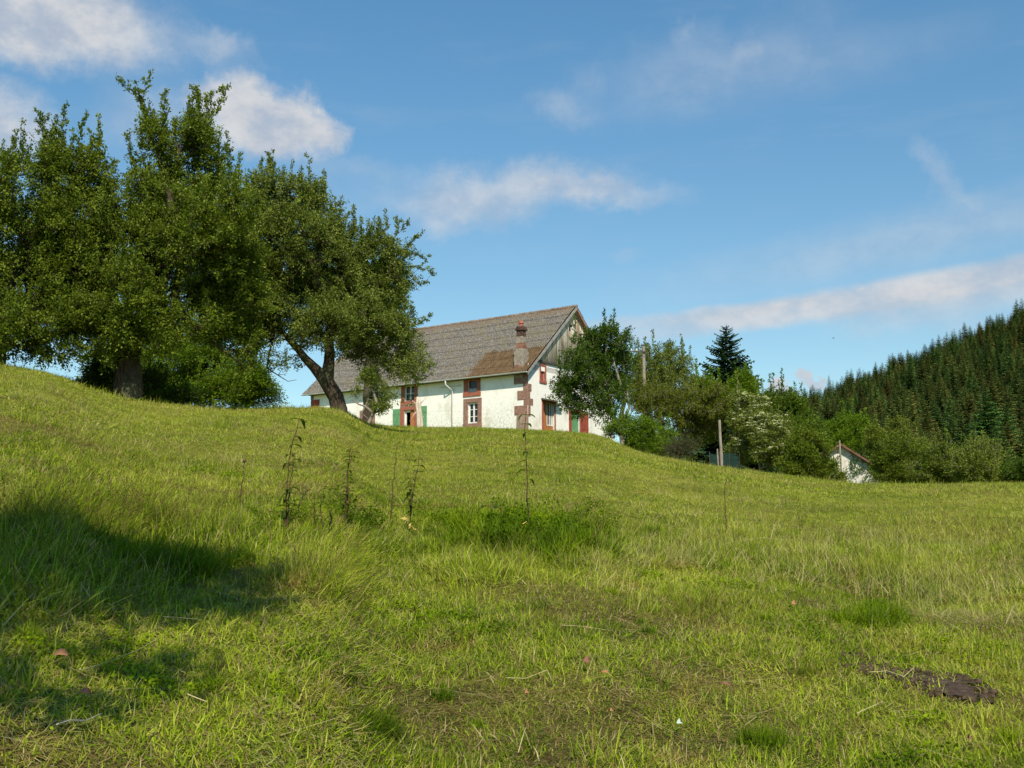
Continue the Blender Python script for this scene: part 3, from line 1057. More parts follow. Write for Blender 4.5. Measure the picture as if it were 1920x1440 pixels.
def grow(trunks, targets, step=0.35, bf=0.22, r=rng):
    """greedy growth: every target joins the nearest part of the tree so far"""
    pts, par, pl = [], [], []
    forced = []
    for path in trunks:
        prev = path[0][0] if isinstance(path[0][0], int) else -1
        pl0 = 0.0
        seq = path[1:] if prev >= 0 else path
        if prev == -1:
            pts.append(np.array(seq[0][:3]))
            par.append(-1)
            pl.append(0.0)
            forced.append(seq[0][3])
            prev = len(pts) - 1
            seq = seq[1:]
        for q in seq:
            q3 = np.array(q[:3])
            a_ = pts[prev]
            m_ = max(1, int(np.linalg.norm(q3 - a_) / step))
            r0 = forced[prev]
            for i in range(1, m_ + 1):
                t = i / m_
                pts.append(a_ + (q3 - a_) * t + r.normal(0, 0.02, 3) * (1 if i < m_ else 0))
                par.append(prev)
                pl.append(pl[prev] + np.linalg.norm(pts[-1] - pts[prev]))
                forced.append(r0 + (q[3] - r0) * t)
                prev = len(pts) - 1
    N = len(pts)
    cap = N + int(len(targets) * 6) + 4000
    Pn = np.zeros((cap, 3))
    Pn[:N] = pts
    PL = np.zeros(cap)
    PL[:N] = pl
    PR = np.full(cap, -1, int)
    PR[:N] = par
    FR = np.zeros(cap)
    FR[:N] = forced
    k0 = min(3, N - 1)
    ordr = np.argsort(np.linalg.norm(targets - Pn[N - 1], axis=1) + r.uniform(0, 0.6, len(targets)))
    tips = np.zeros(len(targets), int)
    for ti in ordr:
        t = targets[ti]
        d = np.linalg.norm(Pn[k0:N] - t, axis=1)
        j = int(np.argmin(d + bf * PL[k0:N])) + k0
        dist = np.linalg.norm(t - Pn[j])
        m_ = max(1, min(int(dist / step), 14))
        a_ = Pn[j].copy()
        prev = j
        bow = np.array([0, 0, 0.10 * dist])
        for i in range(1, m_ + 1):
            if N >= cap:
                break
            s_ = i / m_
            q = a_ + (t - a_) * s_ + bow * math.sin(math.pi * s_) + (r.normal(0, 0.05, 3) if i < m_ else 0)
            Pn[N] = q
            PR[N] = prev
            PL[N] = PL[prev] + np.linalg.norm(q - Pn[prev])
            prev = N
            N += 1
        tips[ti] = prev
    cnt = np.zeros(N)
    np.add.at(cnt, tips, 1)
    for i in range(N - 1, 0, -1):
        if PR[i] >= 0:
            cnt[PR[i]] += cnt[i]
    return Pn[:N], PR[:N], cnt, FR[:N], tips


def wood_arrays(Pn, PR, rad_, rmin=0.0):
    """tapered frusta along every edge"""
    Vs, Qs = [], []
    off = 0
    e = np.where(PR >= 0)[0]
    p0_, p1_ = Pn[PR[e]], Pn[e]
    r0, r1 = rad_[PR[e]], rad_[e]
    r0 = np.minimum(r0, r1 * 1.35 + 0.01)
    ax = p1_ - p0_
    ln = np.linalg.norm(ax, axis=1, keepdims=True) + 1e-9
    ax = ax / ln
    ref = np.where(np.abs(ax[:, 2:3]) > 0.9, np.array([[1.0, 0, 0]]), np.array([[0, 0, 1.0]]))
    u = np.cross(ax, ref)
    u /= np.linalg.norm(u, axis=1, keepdims=True) + 1e-9
    v = np.cross(ax, u)
    p1x = p1_ + ax * (r1[:, None] * 0.3)
    for big_, k in ((True, 8), (False, 3)):
        sel = (r1 > 0.035) if big_ else (r1 <= 0.035) & (r1 > rmin)
        if not sel.any():
            continue
        m_ = sel.sum()
        a = 2 * math.pi * np.arange(k) / k
        ca, sa = np.cos(a)[None, :, None], np.sin(a)[None, :, None]
        ring = u[sel][:, None, :] * ca + v[sel][:, None, :] * sa
        A_ = p0_[sel][:, None, :] + ring * r0[sel][:, None, None]
        B_ = p1x[sel][:, None, :] + ring * r1[sel][:, None, None]
        Vs.append(np.concatenate([A_, B_], 1).reshape(-1, 3))
        b0 = off + np.arange(m_)[:, None] * 2 * k
        j = np.arange(k)[None, :]
        j2 = (j + 1) % k
        Qs.append(np.stack([b0 + j, b0 + j2, b0 + k + j2, b0 + k + j], -1).reshape(-1, 4))
        off += m_ * 2 * k
    return np.concatenate(Vs), np.concatenate(Qs)


def blob_targets(blobs, n, r, dscale=1.0, seed=0, hollow=1.5):
    """twig positions inside ellipsoids given by their outline in the photo, each at its own distance"""
    out_, dirs = [], []
    g_ = np.random.default_rng(seed + 11)
    w_ = np.array([(q[2] * q[3]) ** 0.9 * (q[5] if len(q) > 5 else 1.0) for q in blobs])
    w_ = w_ / w_.sum()
    for q, wi in zip(blobs, w_):
        px, py, rx, ry = q[:4]
        dr_ = q[4] if len(q) > 4 and q[4] is not None else g_.uniform(-1, 1) * 1.1 * dscale
        c_ = at(px, py, r + dr_)
        ax_, az_ = rx / F * r, ry / F * r
        ay_ = max(ax_, az_) * 0.95 * dscale
        m_ = max(3, int(n * wi * 1.35))
        v = g_.normal(0, 1, (m_, 3))
        v /= np.linalg.norm(v, axis=1, keepdims=True)
        rr = g_.uniform(0, 1, (m_, 1)) ** 0.42
        lump = 1 + 0.16 * np.sin(v[:, :1] * 5 + px) * np.cos(v[:, 2:3] * 6 + py)
        q3 = c_ + v * rr * lump * np.array([ax_, ay_, az_])
        wl = hollow
        nn = np.sin(q3[:, 0] * 6.28 / wl + 2.1 * np.sin(q3[:, 2] * 4.1 / wl + seed)) + np.sin(q3[:, 2] * 6.9 / wl + 1.7 * np.sin(q3[:, 1] * 4.7 / wl + 2 * seed)) + np.sin(q3[:, 1] * 6.0 / wl + 1.9 * np.sin(q3[:, 0] * 4.4 / wl))
        kp = nn > -0.55 + g_.normal(0, 0.25, m_)
        out_.append(q3[kp])
        dirs.append(v[kp])
    return np.concatenate(out_), np.concatenate(dirs)


def broadleaf(name, label, cat, r, base, trunks, blobs, n, lpt=13, size=0.065, mat='apple_leaf', bark='bark', shoots=(), group=None,
              seed=1, tw=0.32, dscale=1.0, tipr=0.0029, step=0.35, up_bias=0.35, sprout=0.025, asp=0.55, bare=0.0, blossoms=0, bf=0.22):
    """base (px), trunks: list of px paths [(px,py,dr,radius)...] or [(node), ...]; shoots: px paths carrying leaves"""
    g_ = np.random.default_rng(seed)
    b3 = at(base, 720, r)
    b3[2] = tz(b3[0], b3[1])
    root = thing(name, label, cat, tuple(b3), 0, group)
    tp = []
    for path in trunks:
        q = []
        for i, e_ in enumerate(path):
            if e_ == 'base':
                q.append((b3[0], b3[1], b3[2] - 0.25, path[1][3] * 1.15 if len(path) > 1 else 0.2))
            else:
                w3 = at(e_[0], e_[1], r + e_[2])
                q.append((w3[0], w3[1], w3[2], e_[3]))
        tp.append(q)
    T_, D_ = blob_targets(blobs, n, r, dscale, seed)
    gz = terrain(T_[:, 0], T_[:, 1])
    T_[:, 2] = np.maximum(T_[:, 2], gz + 0.08)
    # upright water shoots
    k = g_.uniform(0, 1, len(T_)) < sprout
    ex, exd = [], []
    for p_ in T_[k & (D_[:, 2] > 0.15)]:
        h_ = g_.uniform(0.3, 0.85) * size / 0.065
        for s_ in np.arange(0.15, h_ * 1.25, 0.17):
            ex.append(p_ + np.array([g_.normal(0, 0.02), g_.normal(0, 0.02), s_]))
            exd.append((0, 0, 1.5))
    for path in shoots:
        pp = [at(q[0], q[1], r + (q[2] if len(q) > 2 else 0)) for q in path]
        for a_, c_ in zip(pp[:-1], pp[1:]):
            m_ = max(2, int(np.linalg.norm(c_ - a_) / 0.09))
            for i in range(m_):
                q = a_ + (c_ - a_) * (i + 0.5) / m_ + g_.normal(0, 0.02, 3)
                ex.append(q)
                exd.append((c_ - a_) / np.linalg.norm(c_ - a_) * 1.2)
    if ex:
        T_ = np.concatenate([T_, np.array(ex)])
        D_ = np.concatenate([D_, np.array(exd)])
    Pn, PR, cnt, FR, tips = grow(tp, T_, step, bf, g_)
    rad_ = np.maximum(tipr * np.sqrt(np.maximum(cnt, 1)) , 0.0035)
    rad_ = np.where(FR > 0, FR, np.minimum(rad_, max(0.04, FR.max() * 0.45)))
    # twigs
    n_t = len(T_)
    tdir = D_ * 0.7 + g_.normal(0, 0.5, (n_t, 3)) + np.array([0, 0, up_bias])
    tdir /= np.linalg.norm(tdir, axis=1, keepdims=True)
    tl = tw * g_.uniform(0.5, 1.2, n_t)
    n_extra = len(ex)
    if n_extra:
        tl[-n_extra:] *= 0.55
    tipP = T_ + tdir * tl[:, None]
    Pa = np.concatenate([Pn, tipP])
    PRa = np.concatenate([PR, tips])
    ra = np.concatenate([rad_, np.full(n_t, 0.003)])
    V_, Q_ = wood_arrays(Pa, PRa, ra)
    np_mesh('trunk', V_ - b3, Q_, M[bark], root, smooth=True)
    # leaves
    keep = g_.uniform(0, 1, n_t) >= bare
    Ts, td, tl2 = T_[keep], tdir[keep], tl[keep]
    lpt = int(lpt * 1.15)
    size = size * 1.15
    s_ = g_.uniform(0, 1.05, (len(Ts), lpt))
    sg_ = np.full(n_t, 0.45 * size + 0.02)
    if n_extra:
        sg_[-n_extra:] = 0.22 * size + 0.012
    P3 = Ts[:, None, :] + td[:, None, :] * (s_ * tl2[:, None])[:, :, None] + g_.normal(0, 1, (len(Ts), lpt, 3)) * sg_[keep][:, None, None]
    D3 = np.repeat(td[:, None, :], lpt, 1)
    V_, Q_ = leaf_arrays(P3.reshape(-1, 3), D3.reshape(-1, 3), size, 0.55, asp, 0.25, g_)
    tint = np.clip(np.repeat(g_.uniform(0, 1, len(Ts)), lpt) * 0.5 + g_.uniform(0, 1, len(Ts) * lpt) * 0.5, 0, 1)
    np_mesh('crown', V_ - b3, Q_, M[mat], root, {'tint': tint})
    if blossoms:
        sel = np.where((D_[:, 2] > -0.3) & (D_[:, 1] < -0.1))[0]
        sel = g_.choice(sel, min(blossoms, len(sel)), replace=False)
        Pb = T_[sel] + np.array([0, -0.22, 0.16])
        m_ = 26
        a_ = g_.uniform(0, 2 * math.pi, (len(Pb), m_))
        rr_ = np.sqrt(g_.uniform(0, 1, (len(Pb), m_))) * 0.13
        sc = g_.uniform(0.6, 1.3, (len(Pb), 1))
        q = Pb[:, None, :] + np.stack([np.cos(a_) * rr_ * sc, np.sin(a_) * rr_ * sc, g_.normal(0, 0.012, a_.shape) - rr_ ** 2 * 2], -1)
        V_, Q_ = leaf_arrays(q.reshape(-1, 3), g_.normal(0, 1, (len(Pb) * m_, 3)), 0.035, 0.9, 0.9, 0.1, g_)
        np_mesh('blossom', V_ - b3, Q_, M['blossom'], root)
    return root


# --- the three old apple trees on the left
broadleaf('apple_tree', 'large old apple tree with a thick gnarled trunk and forked top against the white cloud', 'tree', 31.5, 240,
          [['base', (240, 700, 0, 0.38), (236, 655, 0, 0.34), (222, 600, 0.2, 0.30), (190, 520, 0.3, 0.17)],
           [(236, 655, 0, 0.38), (262, 610, 0, 0.26), (300, 540, -0.2, 0.20), (330, 420, 0, 0.14), (300, 300, 0, 0.08)],
           [(262, 610, 0, 0.26), (340, 590, 0.4, 0.11), (400, 640, 0.5, 0.06), (450, 680, 0.4, 0.025)],
           [(222, 600, 0.2, 0.30), (120, 620, -0.3, 0.09), (60, 640, -0.5, 0.04)]],
          [(330, 345, 75, 50), (285, 385, 75, 55), (400, 375, 60, 50), (345, 280, 36, 34, 0), (290, 262, 24, 42, 0), (372, 262, 26, 44, 0, 1.3), (255, 300, 22, 26, 0, 0.5),
           (250, 460, 85, 70), (430, 400, 50, 50), (450, 560, 60, 60, 0.6), (370, 450, 85, 70), (320, 530, 100, 60, 1.2), (225, 560, 75, 55), (235, 610, 60, 38, -1.0), (420, 560, 60, 60, 1.6, 0.7), (190, 500, 50, 60),
           (280, 640, 50, 30, -0.8), (180, 650, 45, 30, -0.6, 0.7), (440, 470, 60, 60, 0.6), (405, 300, 20, 24, 0, 0.5), (340, 430, 100, 70, 2.2), (110, 655, 55, 22, -0.5, 0.5), (400, 605, 60, 34, 0.6), (345, 600, 55, 36, -0.4), (450, 640, 42, 34, 0.8, 0.7), (470, 685, 30, 20, 0.8, 0.35), (150, 600, 50, 34, -0.6)],
          7475, 22, 0.066, 'apple_leaf', shoots=[
              [(285, 270), (270, 200), (250, 172), (232, 160), (216, 149)], [(268, 190), (274, 158), (281, 138)], [(280, 240), (262, 185), (258, 160)],
              [(365, 270), (372, 215), (368, 165)], [(385, 270), (398, 225), (412, 198), (424, 172)], [(404, 215), (395, 190), (400, 172), (428, 166)], [(372, 195), (382, 185), (362, 166)],
              [(310, 270), (306, 215), (309, 172)], [(250, 310), (240, 280), (246, 250)], [(262, 310), (262, 265), (262, 245)],
              [(405, 330), (415, 300), (432, 290)], [(430, 340), (432, 300), (428, 278)], [(330, 260), (330, 225)], [(345, 255), (350, 210)]], seed=3, sprout=0.09)
broadleaf('apple_tree', 'apple tree cut by the left edge of the photo, with upright shoots on top', 'tree', 31, -12,
          [['base', (-8, 660, 0, 0.26), (-4, 600, 0, 0.22), (20, 520, 0, 0.17), (60, 430, 0, 0.10)], [(-4, 600, 0, 0.22), (60, 570, -0.2, 0.12), (120, 500, 0, 0.08)],
           [(-8, 660, 0, 0.26), (-90, 560, 0, 0.15)]],
          [(120, 345, 55, 50), (165, 330, 32, 46, 0), (95, 320, 22, 40, 0), (25, 345, 42, 45), (150, 420, 80, 70), (60, 440, 75, 70), (-10, 400, 45, 60, None, 0.5), (-90, 450, 90, 100),
           (130, 510, 80, 60), (40, 540, 80, 55), (-60, 560, 90, 60), (20, 610, 55, 32), (95, 600, 60, 35, -0.5), (20, 648, 50, 24, -0.3), (95, 655, 50, 18, -0.2, 0.8), (-60, 650, 60, 25), (150, 590, 50, 40), (200, 420, 30, 60), (100, 480, 90, 60, 1.8)],
          5850, 22, 0.066, 'apple_leaf', shoots=[
              [(95, 330), (85, 280), (76, 240), (72, 212)], [(80, 250), (88, 218)], [(108, 310), (100, 250), (105, 225)], [(125, 300), (116, 245), (122, 198)], [(150, 290), (150, 250), (160, 220)],
              [(165, 290), (175, 262)], [(185, 300), (184, 262)], [(28, 320), (25, 285), (26, 260)], [(8, 320), (8, 275)], [(48, 320), (52, 292)], [(190, 320), (195, 280)], [(205, 350), (210, 305)]], seed=5, sprout=0.09)
broadleaf('apple_tree', 'leaning two-stemmed apple tree on a grassy mound in front of the farmhouse', 'tree', 36, 640,
          [['base', (630, 745, 0, 0.25), (612, 715, 0, 0.235), (617, 680, 0, 0.18), (620, 620, 0, 0.15), (600, 540, 0, 0.13), (560, 440, 0, 0.07)],
           [(612, 715, 0, 0.30), (590, 690, 0, 0.16), (572, 672, 0, 0.13), (545, 640, 0, 0.10), (510, 600, 0.2, 0.06)],
           [(620, 620, 0, 0.18), (680, 600, 0, 0.09), (740, 620, 0, 0.05)],
           [(510, 640, 0, 0.035), (500, 690, 0, 0.028), (540, 715, 0, 0.012), (556, 712, 0, 0.008)]],
          [(505, 365, 50, 42), (560, 375, 50, 40), (600, 410, 45, 45), (475, 420, 55, 55), (555, 455, 95, 65), (640, 470, 55, 55), (640, 540, 90, 65), (530, 560, 80, 60), (700, 545, 60, 60),
           (705, 480, 45, 42), (752, 490, 34, 28, 0, 0.45), (770, 520, 34, 22, 0, 0.35), (730, 640, 62, 45), (680, 640, 60, 42, 1.0), (600, 620, 70, 38), (775, 690, 32, 34, 0, 0.7), (505, 620, 50, 45, 0, 0.6),
           (500, 500, 60, 60), (470, 560, 60, 60, -0.3), (460, 480, 50, 60, 0.4), (450, 620, 50, 40, 0.2, 0.8), (580, 500, 100, 80, 1.8), (640, 600, 90, 50, -1.0), (750, 600, 30, 40, 0, 0.8), (530, 680, 28, 24, 0, 0.3), (720, 700, 30, 24, 0, 0.4), (650, 660, 30, 20, 0, 0.5),
           (760, 735, 34, 16, 0, 0.25), (480, 660, 30, 30, 0, 0.4)],
          8125, 22, 0.066, 'apple_leaf_b', shoots=[
              [(500, 360), (503, 320), (506, 288)], [(507, 330), (515, 318)], [(528, 350), (532, 318)], [(480, 370), (478, 338)], [(555, 350), (560, 335)], [(600, 385), (608, 345)], [(590, 380), (590, 352)],
              [(678, 450), (677, 412)], [(692, 450), (693, 420)], [(710, 450), (710, 412)], [(735, 460), (748, 430), (742, 405)], [(750, 435), (768, 420)], [(760, 470), (775, 450), (788, 434)],
              [(740, 470), (770, 475), (802, 482)], [(760, 500), (790, 500), (812, 515)], [(765, 520), (785, 530), (800, 532)], [(760, 610), (785, 608), (806, 592)], [(640, 420), (655, 400)]], seed=8, sprout=0.07)
# tall tree just behind it
broadleaf('leafy_tree', 'dense bright green tree standing behind the leaning apple tree', 'tree', 52, 690,
          [['base', (690, 700, 0, 0.2), (700, 600, 0, 0.14)]],
          [(728, 560, 38, 50), (740, 600, 28, 30), (715, 510, 35, 35), (680, 560, 40, 50), (735, 530, 32, 40)],
          1500, 12, 0.09, 'fresh_leaf', 'bark_dark', seed=12)
# thicket under the big tree
broadleaf('thicket', 'bright green thicket growing behind the gnarled apple trunk', 'shrub', 45, 330,
          [['base', (330, 740, 0, 0.09), (320, 700, 0, 0.07)], [(330, 740, 0, 0.09), (240, 690, 0, 0.05)], [(330, 740, 0, 0.09), (400, 690, 0, 0.05)]],
          [(330, 675, 75, 62), (255, 695, 60, 50), (300, 735, 110, 30), (400, 740, 90, 26), (395, 695, 60, 50), (190, 700, 40, 50, 0, 0.8), (300, 725, 80, 35), (360, 640, 60, 40)],
          5200, 14, 0.075, 'fresh_leaf', 'bark_dark', seed=14, tipr=0.003, step=0.4)
broadleaf('rounded_bush', 'rounded soft green bush at the right end of the thicket', 'shrub', 44, 465,
          [['base', (462, 750, 0, 0.05), (460, 735, 0, 0.04)]],
          [(440, 725, 50, 36), (490, 740, 34, 28), (465, 705, 30, 22)],
          2000, 14, 0.065, 'fresh_leaf', 'bark_dark', seed=15, tipr=0.003)
broadleaf('undergrowth', 'dark leafy undergrowth wrapped around the foot of the gnarled apple trunk', 'shrub', 32.6, 235,
          [['base', (235, 745, 0, 0.04), (235, 735, 0, 0.03)]],
          [(188, 712, 26, 30, 0), (290, 725, 36, 26, 0), (215, 738, 34, 14, -0.3), (335, 745, 40, 16, 0.2), (270, 750, 40, 10, -0.3)],
          900, 14, 0.06, 'dark_leaf', 'bark_dark', seed=17, tipr=0.003)
# small half-dead tree before the facade
broadleaf('half_dead_tree', 'small half-dead tree with one leafy clump and bare crooked twigs before the white wall', 'tree', 47, 690,
          [['base', (692, 792, 0, 0.08), (700, 775, 0, 0.07), (706, 755, 0, 0.06), (700, 735, 0, 0.05), (690, 710, 0, 0.03)],
           [(700, 775, 0, 0.07), (685, 762, 0, 0.05), (672, 758, 0, 0.035), (660, 750, 0, 0.02)],
           [(700, 775, 0, 0.05), (715, 768, 0, 0.04), (724, 757, 0, 0.02), (732, 748, 0, 0.01)],
           [(685, 762, 0, 0.04), (678, 775, 0, 0.035), (690, 785, 0, 0.03)],
           [(672, 758, 0, 0.03), (668, 745, 0, 0.018), (655, 738, 0, 0.01)]],
          [(705, 740, 24, 22, 0), (690, 712, 15, 18, 0), (714, 762, 14, 12, 0), (722, 738, 16, 10, 0, 0.6), (676, 735, 14, 8, 0, 0.4)],
          430, 14, 0.07, 'apple_leaf', 'bark_pale', seed=16, tw=0.22, sprout=0)

# trees between the house and the valley
broadleaf('dark_leaved_tree', 'dark-leaved tree with pale forked stems in front of the gable wall', 'tree', 60, 1168,
          [['base', (1166, 812, 0, 0.16), (1163, 790, 0, 0.13), (1172, 750, 0, 0.10), (1160, 710, 0, 0.07), (1150, 670, 0, 0.05)],
           [(1163, 795, 0, 0.10), (1140, 768, 0, 0.08), (1122, 757, 0, 0.06), (1100, 760, 0, 0.03)],
           [(1163, 800, 0, 0.09), (1180, 765, 0, 0.06), (1176, 735, 0, 0.04)]],
          [(1125, 665, 40, 34), (1088, 690, 36, 34), (1062, 738, 28, 26), (1105, 735, 44, 32), (1148, 690, 40, 42), (1163, 640, 18, 22, 0), (1108, 638, 20, 18, 0), (1135, 625, 16, 12, 0), (1152, 740, 30, 30, 0), (1085, 768, 22, 16, 0, 0.5), (1130, 775, 24, 20, 0, 0.5), (1050, 715, 14, 14, 0, 0.5), (1085, 645, 12, 10, 0, .6)],
          2500, 14, 0.10, 'dark_leaf', 'bark_pale', seed=20)
broadleaf('grey_green_tree', 'lacy grey-green tree behind the wooden utility pole', 'tree', 80, 1240,
          [['base', (1240, 790, 0, 0.18), (1240, 720, 0, 0.14)]],
          [(1225, 690, 42, 36), (1268, 690, 32, 32), (1195, 665, 26, 22, 0, 0.4), (1245, 725, 60, 36), (1190, 720, 40, 40), (1250, 660, 26, 14, 0, 0.6)],
          2850, 11, 0.11, 'apple_leaf_b', 'bark_pale', seed=21)
broadleaf('broad_bush', 'wide mid-green bush with thin pale bare branches right of the utility pole', 'shrub', 63, 1265,
          [['base', (1262, 838, 0, 0.09), (1275, 800, 0, 0.07), (1300, 778, 0, 0.05), (1340, 757, 0, 0.03)],
           [(1275, 800, 0, 0.06), (1262, 780, 0, 0.03), (1258, 745, 0, 0.02)], [(1262, 838, 0, 0.06), (1222, 790, 0, 0.04), (1215, 750, 0, 0.02)],
           [(1222, 790, 0, 0.04), (1235, 760, 0, 0.02)]],
          [(1285, 765, 55, 38), (1235, 765, 40, 36), (1325, 780, 42, 45), (1345, 755, 30, 30), (1205, 745, 26, 26), (1300, 810, 40, 26, 1.0)],
          3910, 12, 0.085, 'bush_leaf', 'bark_pale', seed=22, tipr=0.004)
broadleaf('low_bush', 'low bright green bush at the edge of the meadow below the gable', 'shrub', 56, 1225,
          [['base', (1222, 845, 0, 0.05), (1220, 830, 0, 0.04)]],
          [(1205, 815, 32, 26), (1240, 830, 32, 24), (1215, 840, 40, 16), (1178, 805, 24, 22), (1150, 812, 18, 14, 0, 0.6)],
          1920, 12, 0.08, 'fresh_leaf', 'bark_dark', seed=23, tipr=0.003)
broadleaf('dead_bush', 'dark brushy heap of brown twigs right of the low bright bush', 'shrub', 54, 1275,
          [['base', (1275, 862, 0, 0.04), (1275, 852, 0, 0.03)]],
          [(1275, 845, 30, 20), (1290, 830, 26, 16), (1255, 850, 20, 12)],
          900, 5, 0.06, 'dark_leaf', 'bark_dark', seed=24, tipr=0.004, bare=0.6)
broadleaf('bright_tree', 'fresh green broadleaf tree growing in front of the tall spruce', 'tree', 84, 1375,
          [['base', (1375, 790, 0, 0.14), (1375, 740, 0, 0.1)]],
          [(1394, 722, 24, 26), (1372, 752, 44, 26), (1318, 735, 34, 26), (1404, 750, 20, 24)],
          2720, 11, 0.12, 'fresh_leaf', 'bark_dark', seed=25)
broadleaf('elder_bush', 'elder bush covered in cream flower heads right of the leaning post', 'shrub', 58, 1420,
          [['base', (1425, 878, 0, 0.07), (1420, 850, 0, 0.06)]],
          [(1400, 785, 38, 32), (1440, 810, 42, 36), (1405, 835, 44, 32), (1450, 850, 40, 26), (1392, 755, 22, 18), (1420, 765, 26, 22), (1470, 835, 20, 24)],
          2720, 12, 0.085, 'elder_leaf', 'bark_pale', seed=26, tipr=0.003, blossoms=260)
broadleaf('valley_tree', 'dark green tree behind the flowering elder, highest of the trees beside it', 'tree', 70, 1480,
          [['base', (1480, 890, 0, 0.13), (1475, 830, 0, 0.1)]],
          [(1460, 755, 38, 22), (1488, 785, 34, 40), (1510, 820, 40, 34), (1455, 790, 30, 30)],
          2720, 11, 0.10, 'bush_leaf', 'bark_dark', seed=27)
broadleaf('olive_bush', 'dark olive bush at the meadow edge just left of the shed gable', 'shrub', 56, 1540,
          [['base', (1540, 905, 0, 0.05), (1540, 890, 0, 0.04)]],
          [(1528, 880, 36, 22), (1500, 868, 40, 26), (1560, 897, 22, 10), (1518, 850, 26, 20), (1515, 840, 36, 26)],
          3230, 12, 0.08, 'bush_leaf', 'bark_dark', seed=28, tipr=0.003)
broadleaf('emerald_tree', 'vivid green tree rising directly behind the shed roof', 'tree', 92, 1590,
          [['base', (1590, 880, 0, 0.12), (1590, 840, 0, 0.1)]],
          [(1572, 805, 26, 18), (1608, 800, 26, 20), (1590, 825, 40, 20)],
          1440, 11, 0.13, 'fresh_leaf', 'bark_dark', seed=29)
broadleaf('yellowish_tree', 'yellow-green pointed young tree right of the shed in front of the forest', 'tree', 86, 1680,
          [['base', (1682, 880, 0, 0.10), (1682, 830, 0, 0.06)]],
          [(1683, 805, 16, 20, 0), (1684, 832, 26, 18, 0), (1650, 835, 30, 20), (1720, 842, 26, 16), (1640, 815, 16, 16)],
          1600, 11, 0.11, 'elder_leaf', 'bark_dark', seed=30)
for nm, lb, r_, bx, bl, n_, mt, sd in [
        ('hedge_bush', 'dense green hedge bush touching the right slope of the shed roof', 60, 1680, [(1668, 872, 32, 26), (1698, 862, 36, 28), (1675, 890, 30, 16)], 1100, 'bush_leaf', 31),
        ('hedge_bush', 'rounded hedge bush with one bare pale twig, middle of the right-hand hedge', 58, 1760, [(1740, 878, 34, 24), (1770, 868, 32, 26), (1760, 892, 40, 14)], 1100, 'apple_leaf', 32),
        ('hedge_bush', 'loose brownish-green hedge bush with arching twigs near the right edge', 56, 1835, [(1825, 872, 34, 28), (1850, 850, 24, 20, 0, 0.5), (1835, 892, 40, 14)], 900, 'elder_leaf', 33),
        ('hedge_bush', 'low dark hedge bush at the far right edge of the meadow', 57, 1905, [(1895, 892, 36, 16), (1935, 885, 34, 20)], 700, 'dark_leaf', 34)]:
    broadleaf(nm, lb, 'shrub', r_, bx, [['base', (bx, 895, 0, 0.05), (bx, 885, 0, 0.04)]], bl, int(n_ * 1.6), 12, 0.08, mt, 'bark_pale' if sd in (32, 33) else 'bark_dark', seed=sd,
              tipr=0.0035, group='hedge bushes along the right side of the meadow', sprout=0.04, tw=0.35)

# off-frame tree whose shade falls on the foreground
shade = []
for (px, py, rr_, h_) in [(40, 1010, 0.55, 5.2), (160, 1030, 0.55, 5.0), (290, 1060, 0.5, 4.9), (400, 1075, 0.45, 4.7), (90, 1085, 0.5, 5.4), (220, 1110, 0.4, 5.2), (340, 1120, 0.35, 5.0),
                          (-100, 1040, 0.8, 5.5), (-300, 1100, 1.0, 5.6), (250, 1262, 0.16, 4.4), (50, 1300, 0.14, 4.6), (430, 1130, 0.2, 4.6)]:
    p_, _ = hit(px, py)
    q_ = p_ + SUN / SUN[2] * h_
    shade.append((q_, rr_))
g_ = np.random.default_rng(50)
T_ = []
D_ = []
for q_, rr_ in shade:
    m_ = int(150 * rr_ ** 1.6 + 14)
    v = g_.normal(0, 1, (m_, 3))
    v /= np.linalg.norm(v, axis=1, keepdims=True)
    T_.append(q_ + v * g_.uniform(0, 1, (m_, 1)) ** 0.5 * np.array([rr_, rr_ * 0.8, rr_ * 0.55]))
    D_.append(v)
T_, D_ = np.concatenate(T_), np.concatenate(D_)
bx_, by_ = -6.5, 1.0
b3 = np.array([bx_, by_, tz(bx_, by_)])
root = thing('overhanging_tree', 'tree outside the left of the frame whose leafy boughs shade the foreground grass', 'tree', tuple(b3))
Pn, PR, cnt, FR, tips = grow([[(bx_, by_, b3[2] - 0.2, 0.26), (bx_ + 0.1, by_, b3[2] + 2.2, 0.2), (bx_ + 0.9, by_ + 0.4, b3[2] + 4.6, 0.13)]], T_, 0.35, 0.2, g_)
rad_ = np.where(FR > 0, FR, np.maximum(0.004, 0.005 * np.sqrt(cnt)))
td = D_ * 0.7 + g_.normal(0, 0.5, D_.shape)
td /= np.linalg.norm(td, axis=1, keepdims=True)
V_, Q_ = wood_arrays(Pn, PR, rad_)
np_mesh('trunk', V_ - b3, Q_, M['bark'], root, smooth=True)
s_ = g_.uniform(0, 0.3, (len(T_), 14))
P3 = T_[:, None, :] + td[:, None, :] * s_[:, :, None] + g_.normal(0, 0.05, (len(T_), 14, 3))
V_, Q_ = leaf_arrays(P3.reshape(-1, 3), np.repeat(td[:, None, :], 14, 1).reshape(-1, 3), 0.085, 0.8, 0.6, 0.2, g_)
np_mesh('crown', V_ - b3, Q_, M['apple_leaf'], root, {'tint': g_.uniform(0, 1, len(Q_))})

# ------------------------------------------------------------------ spruces


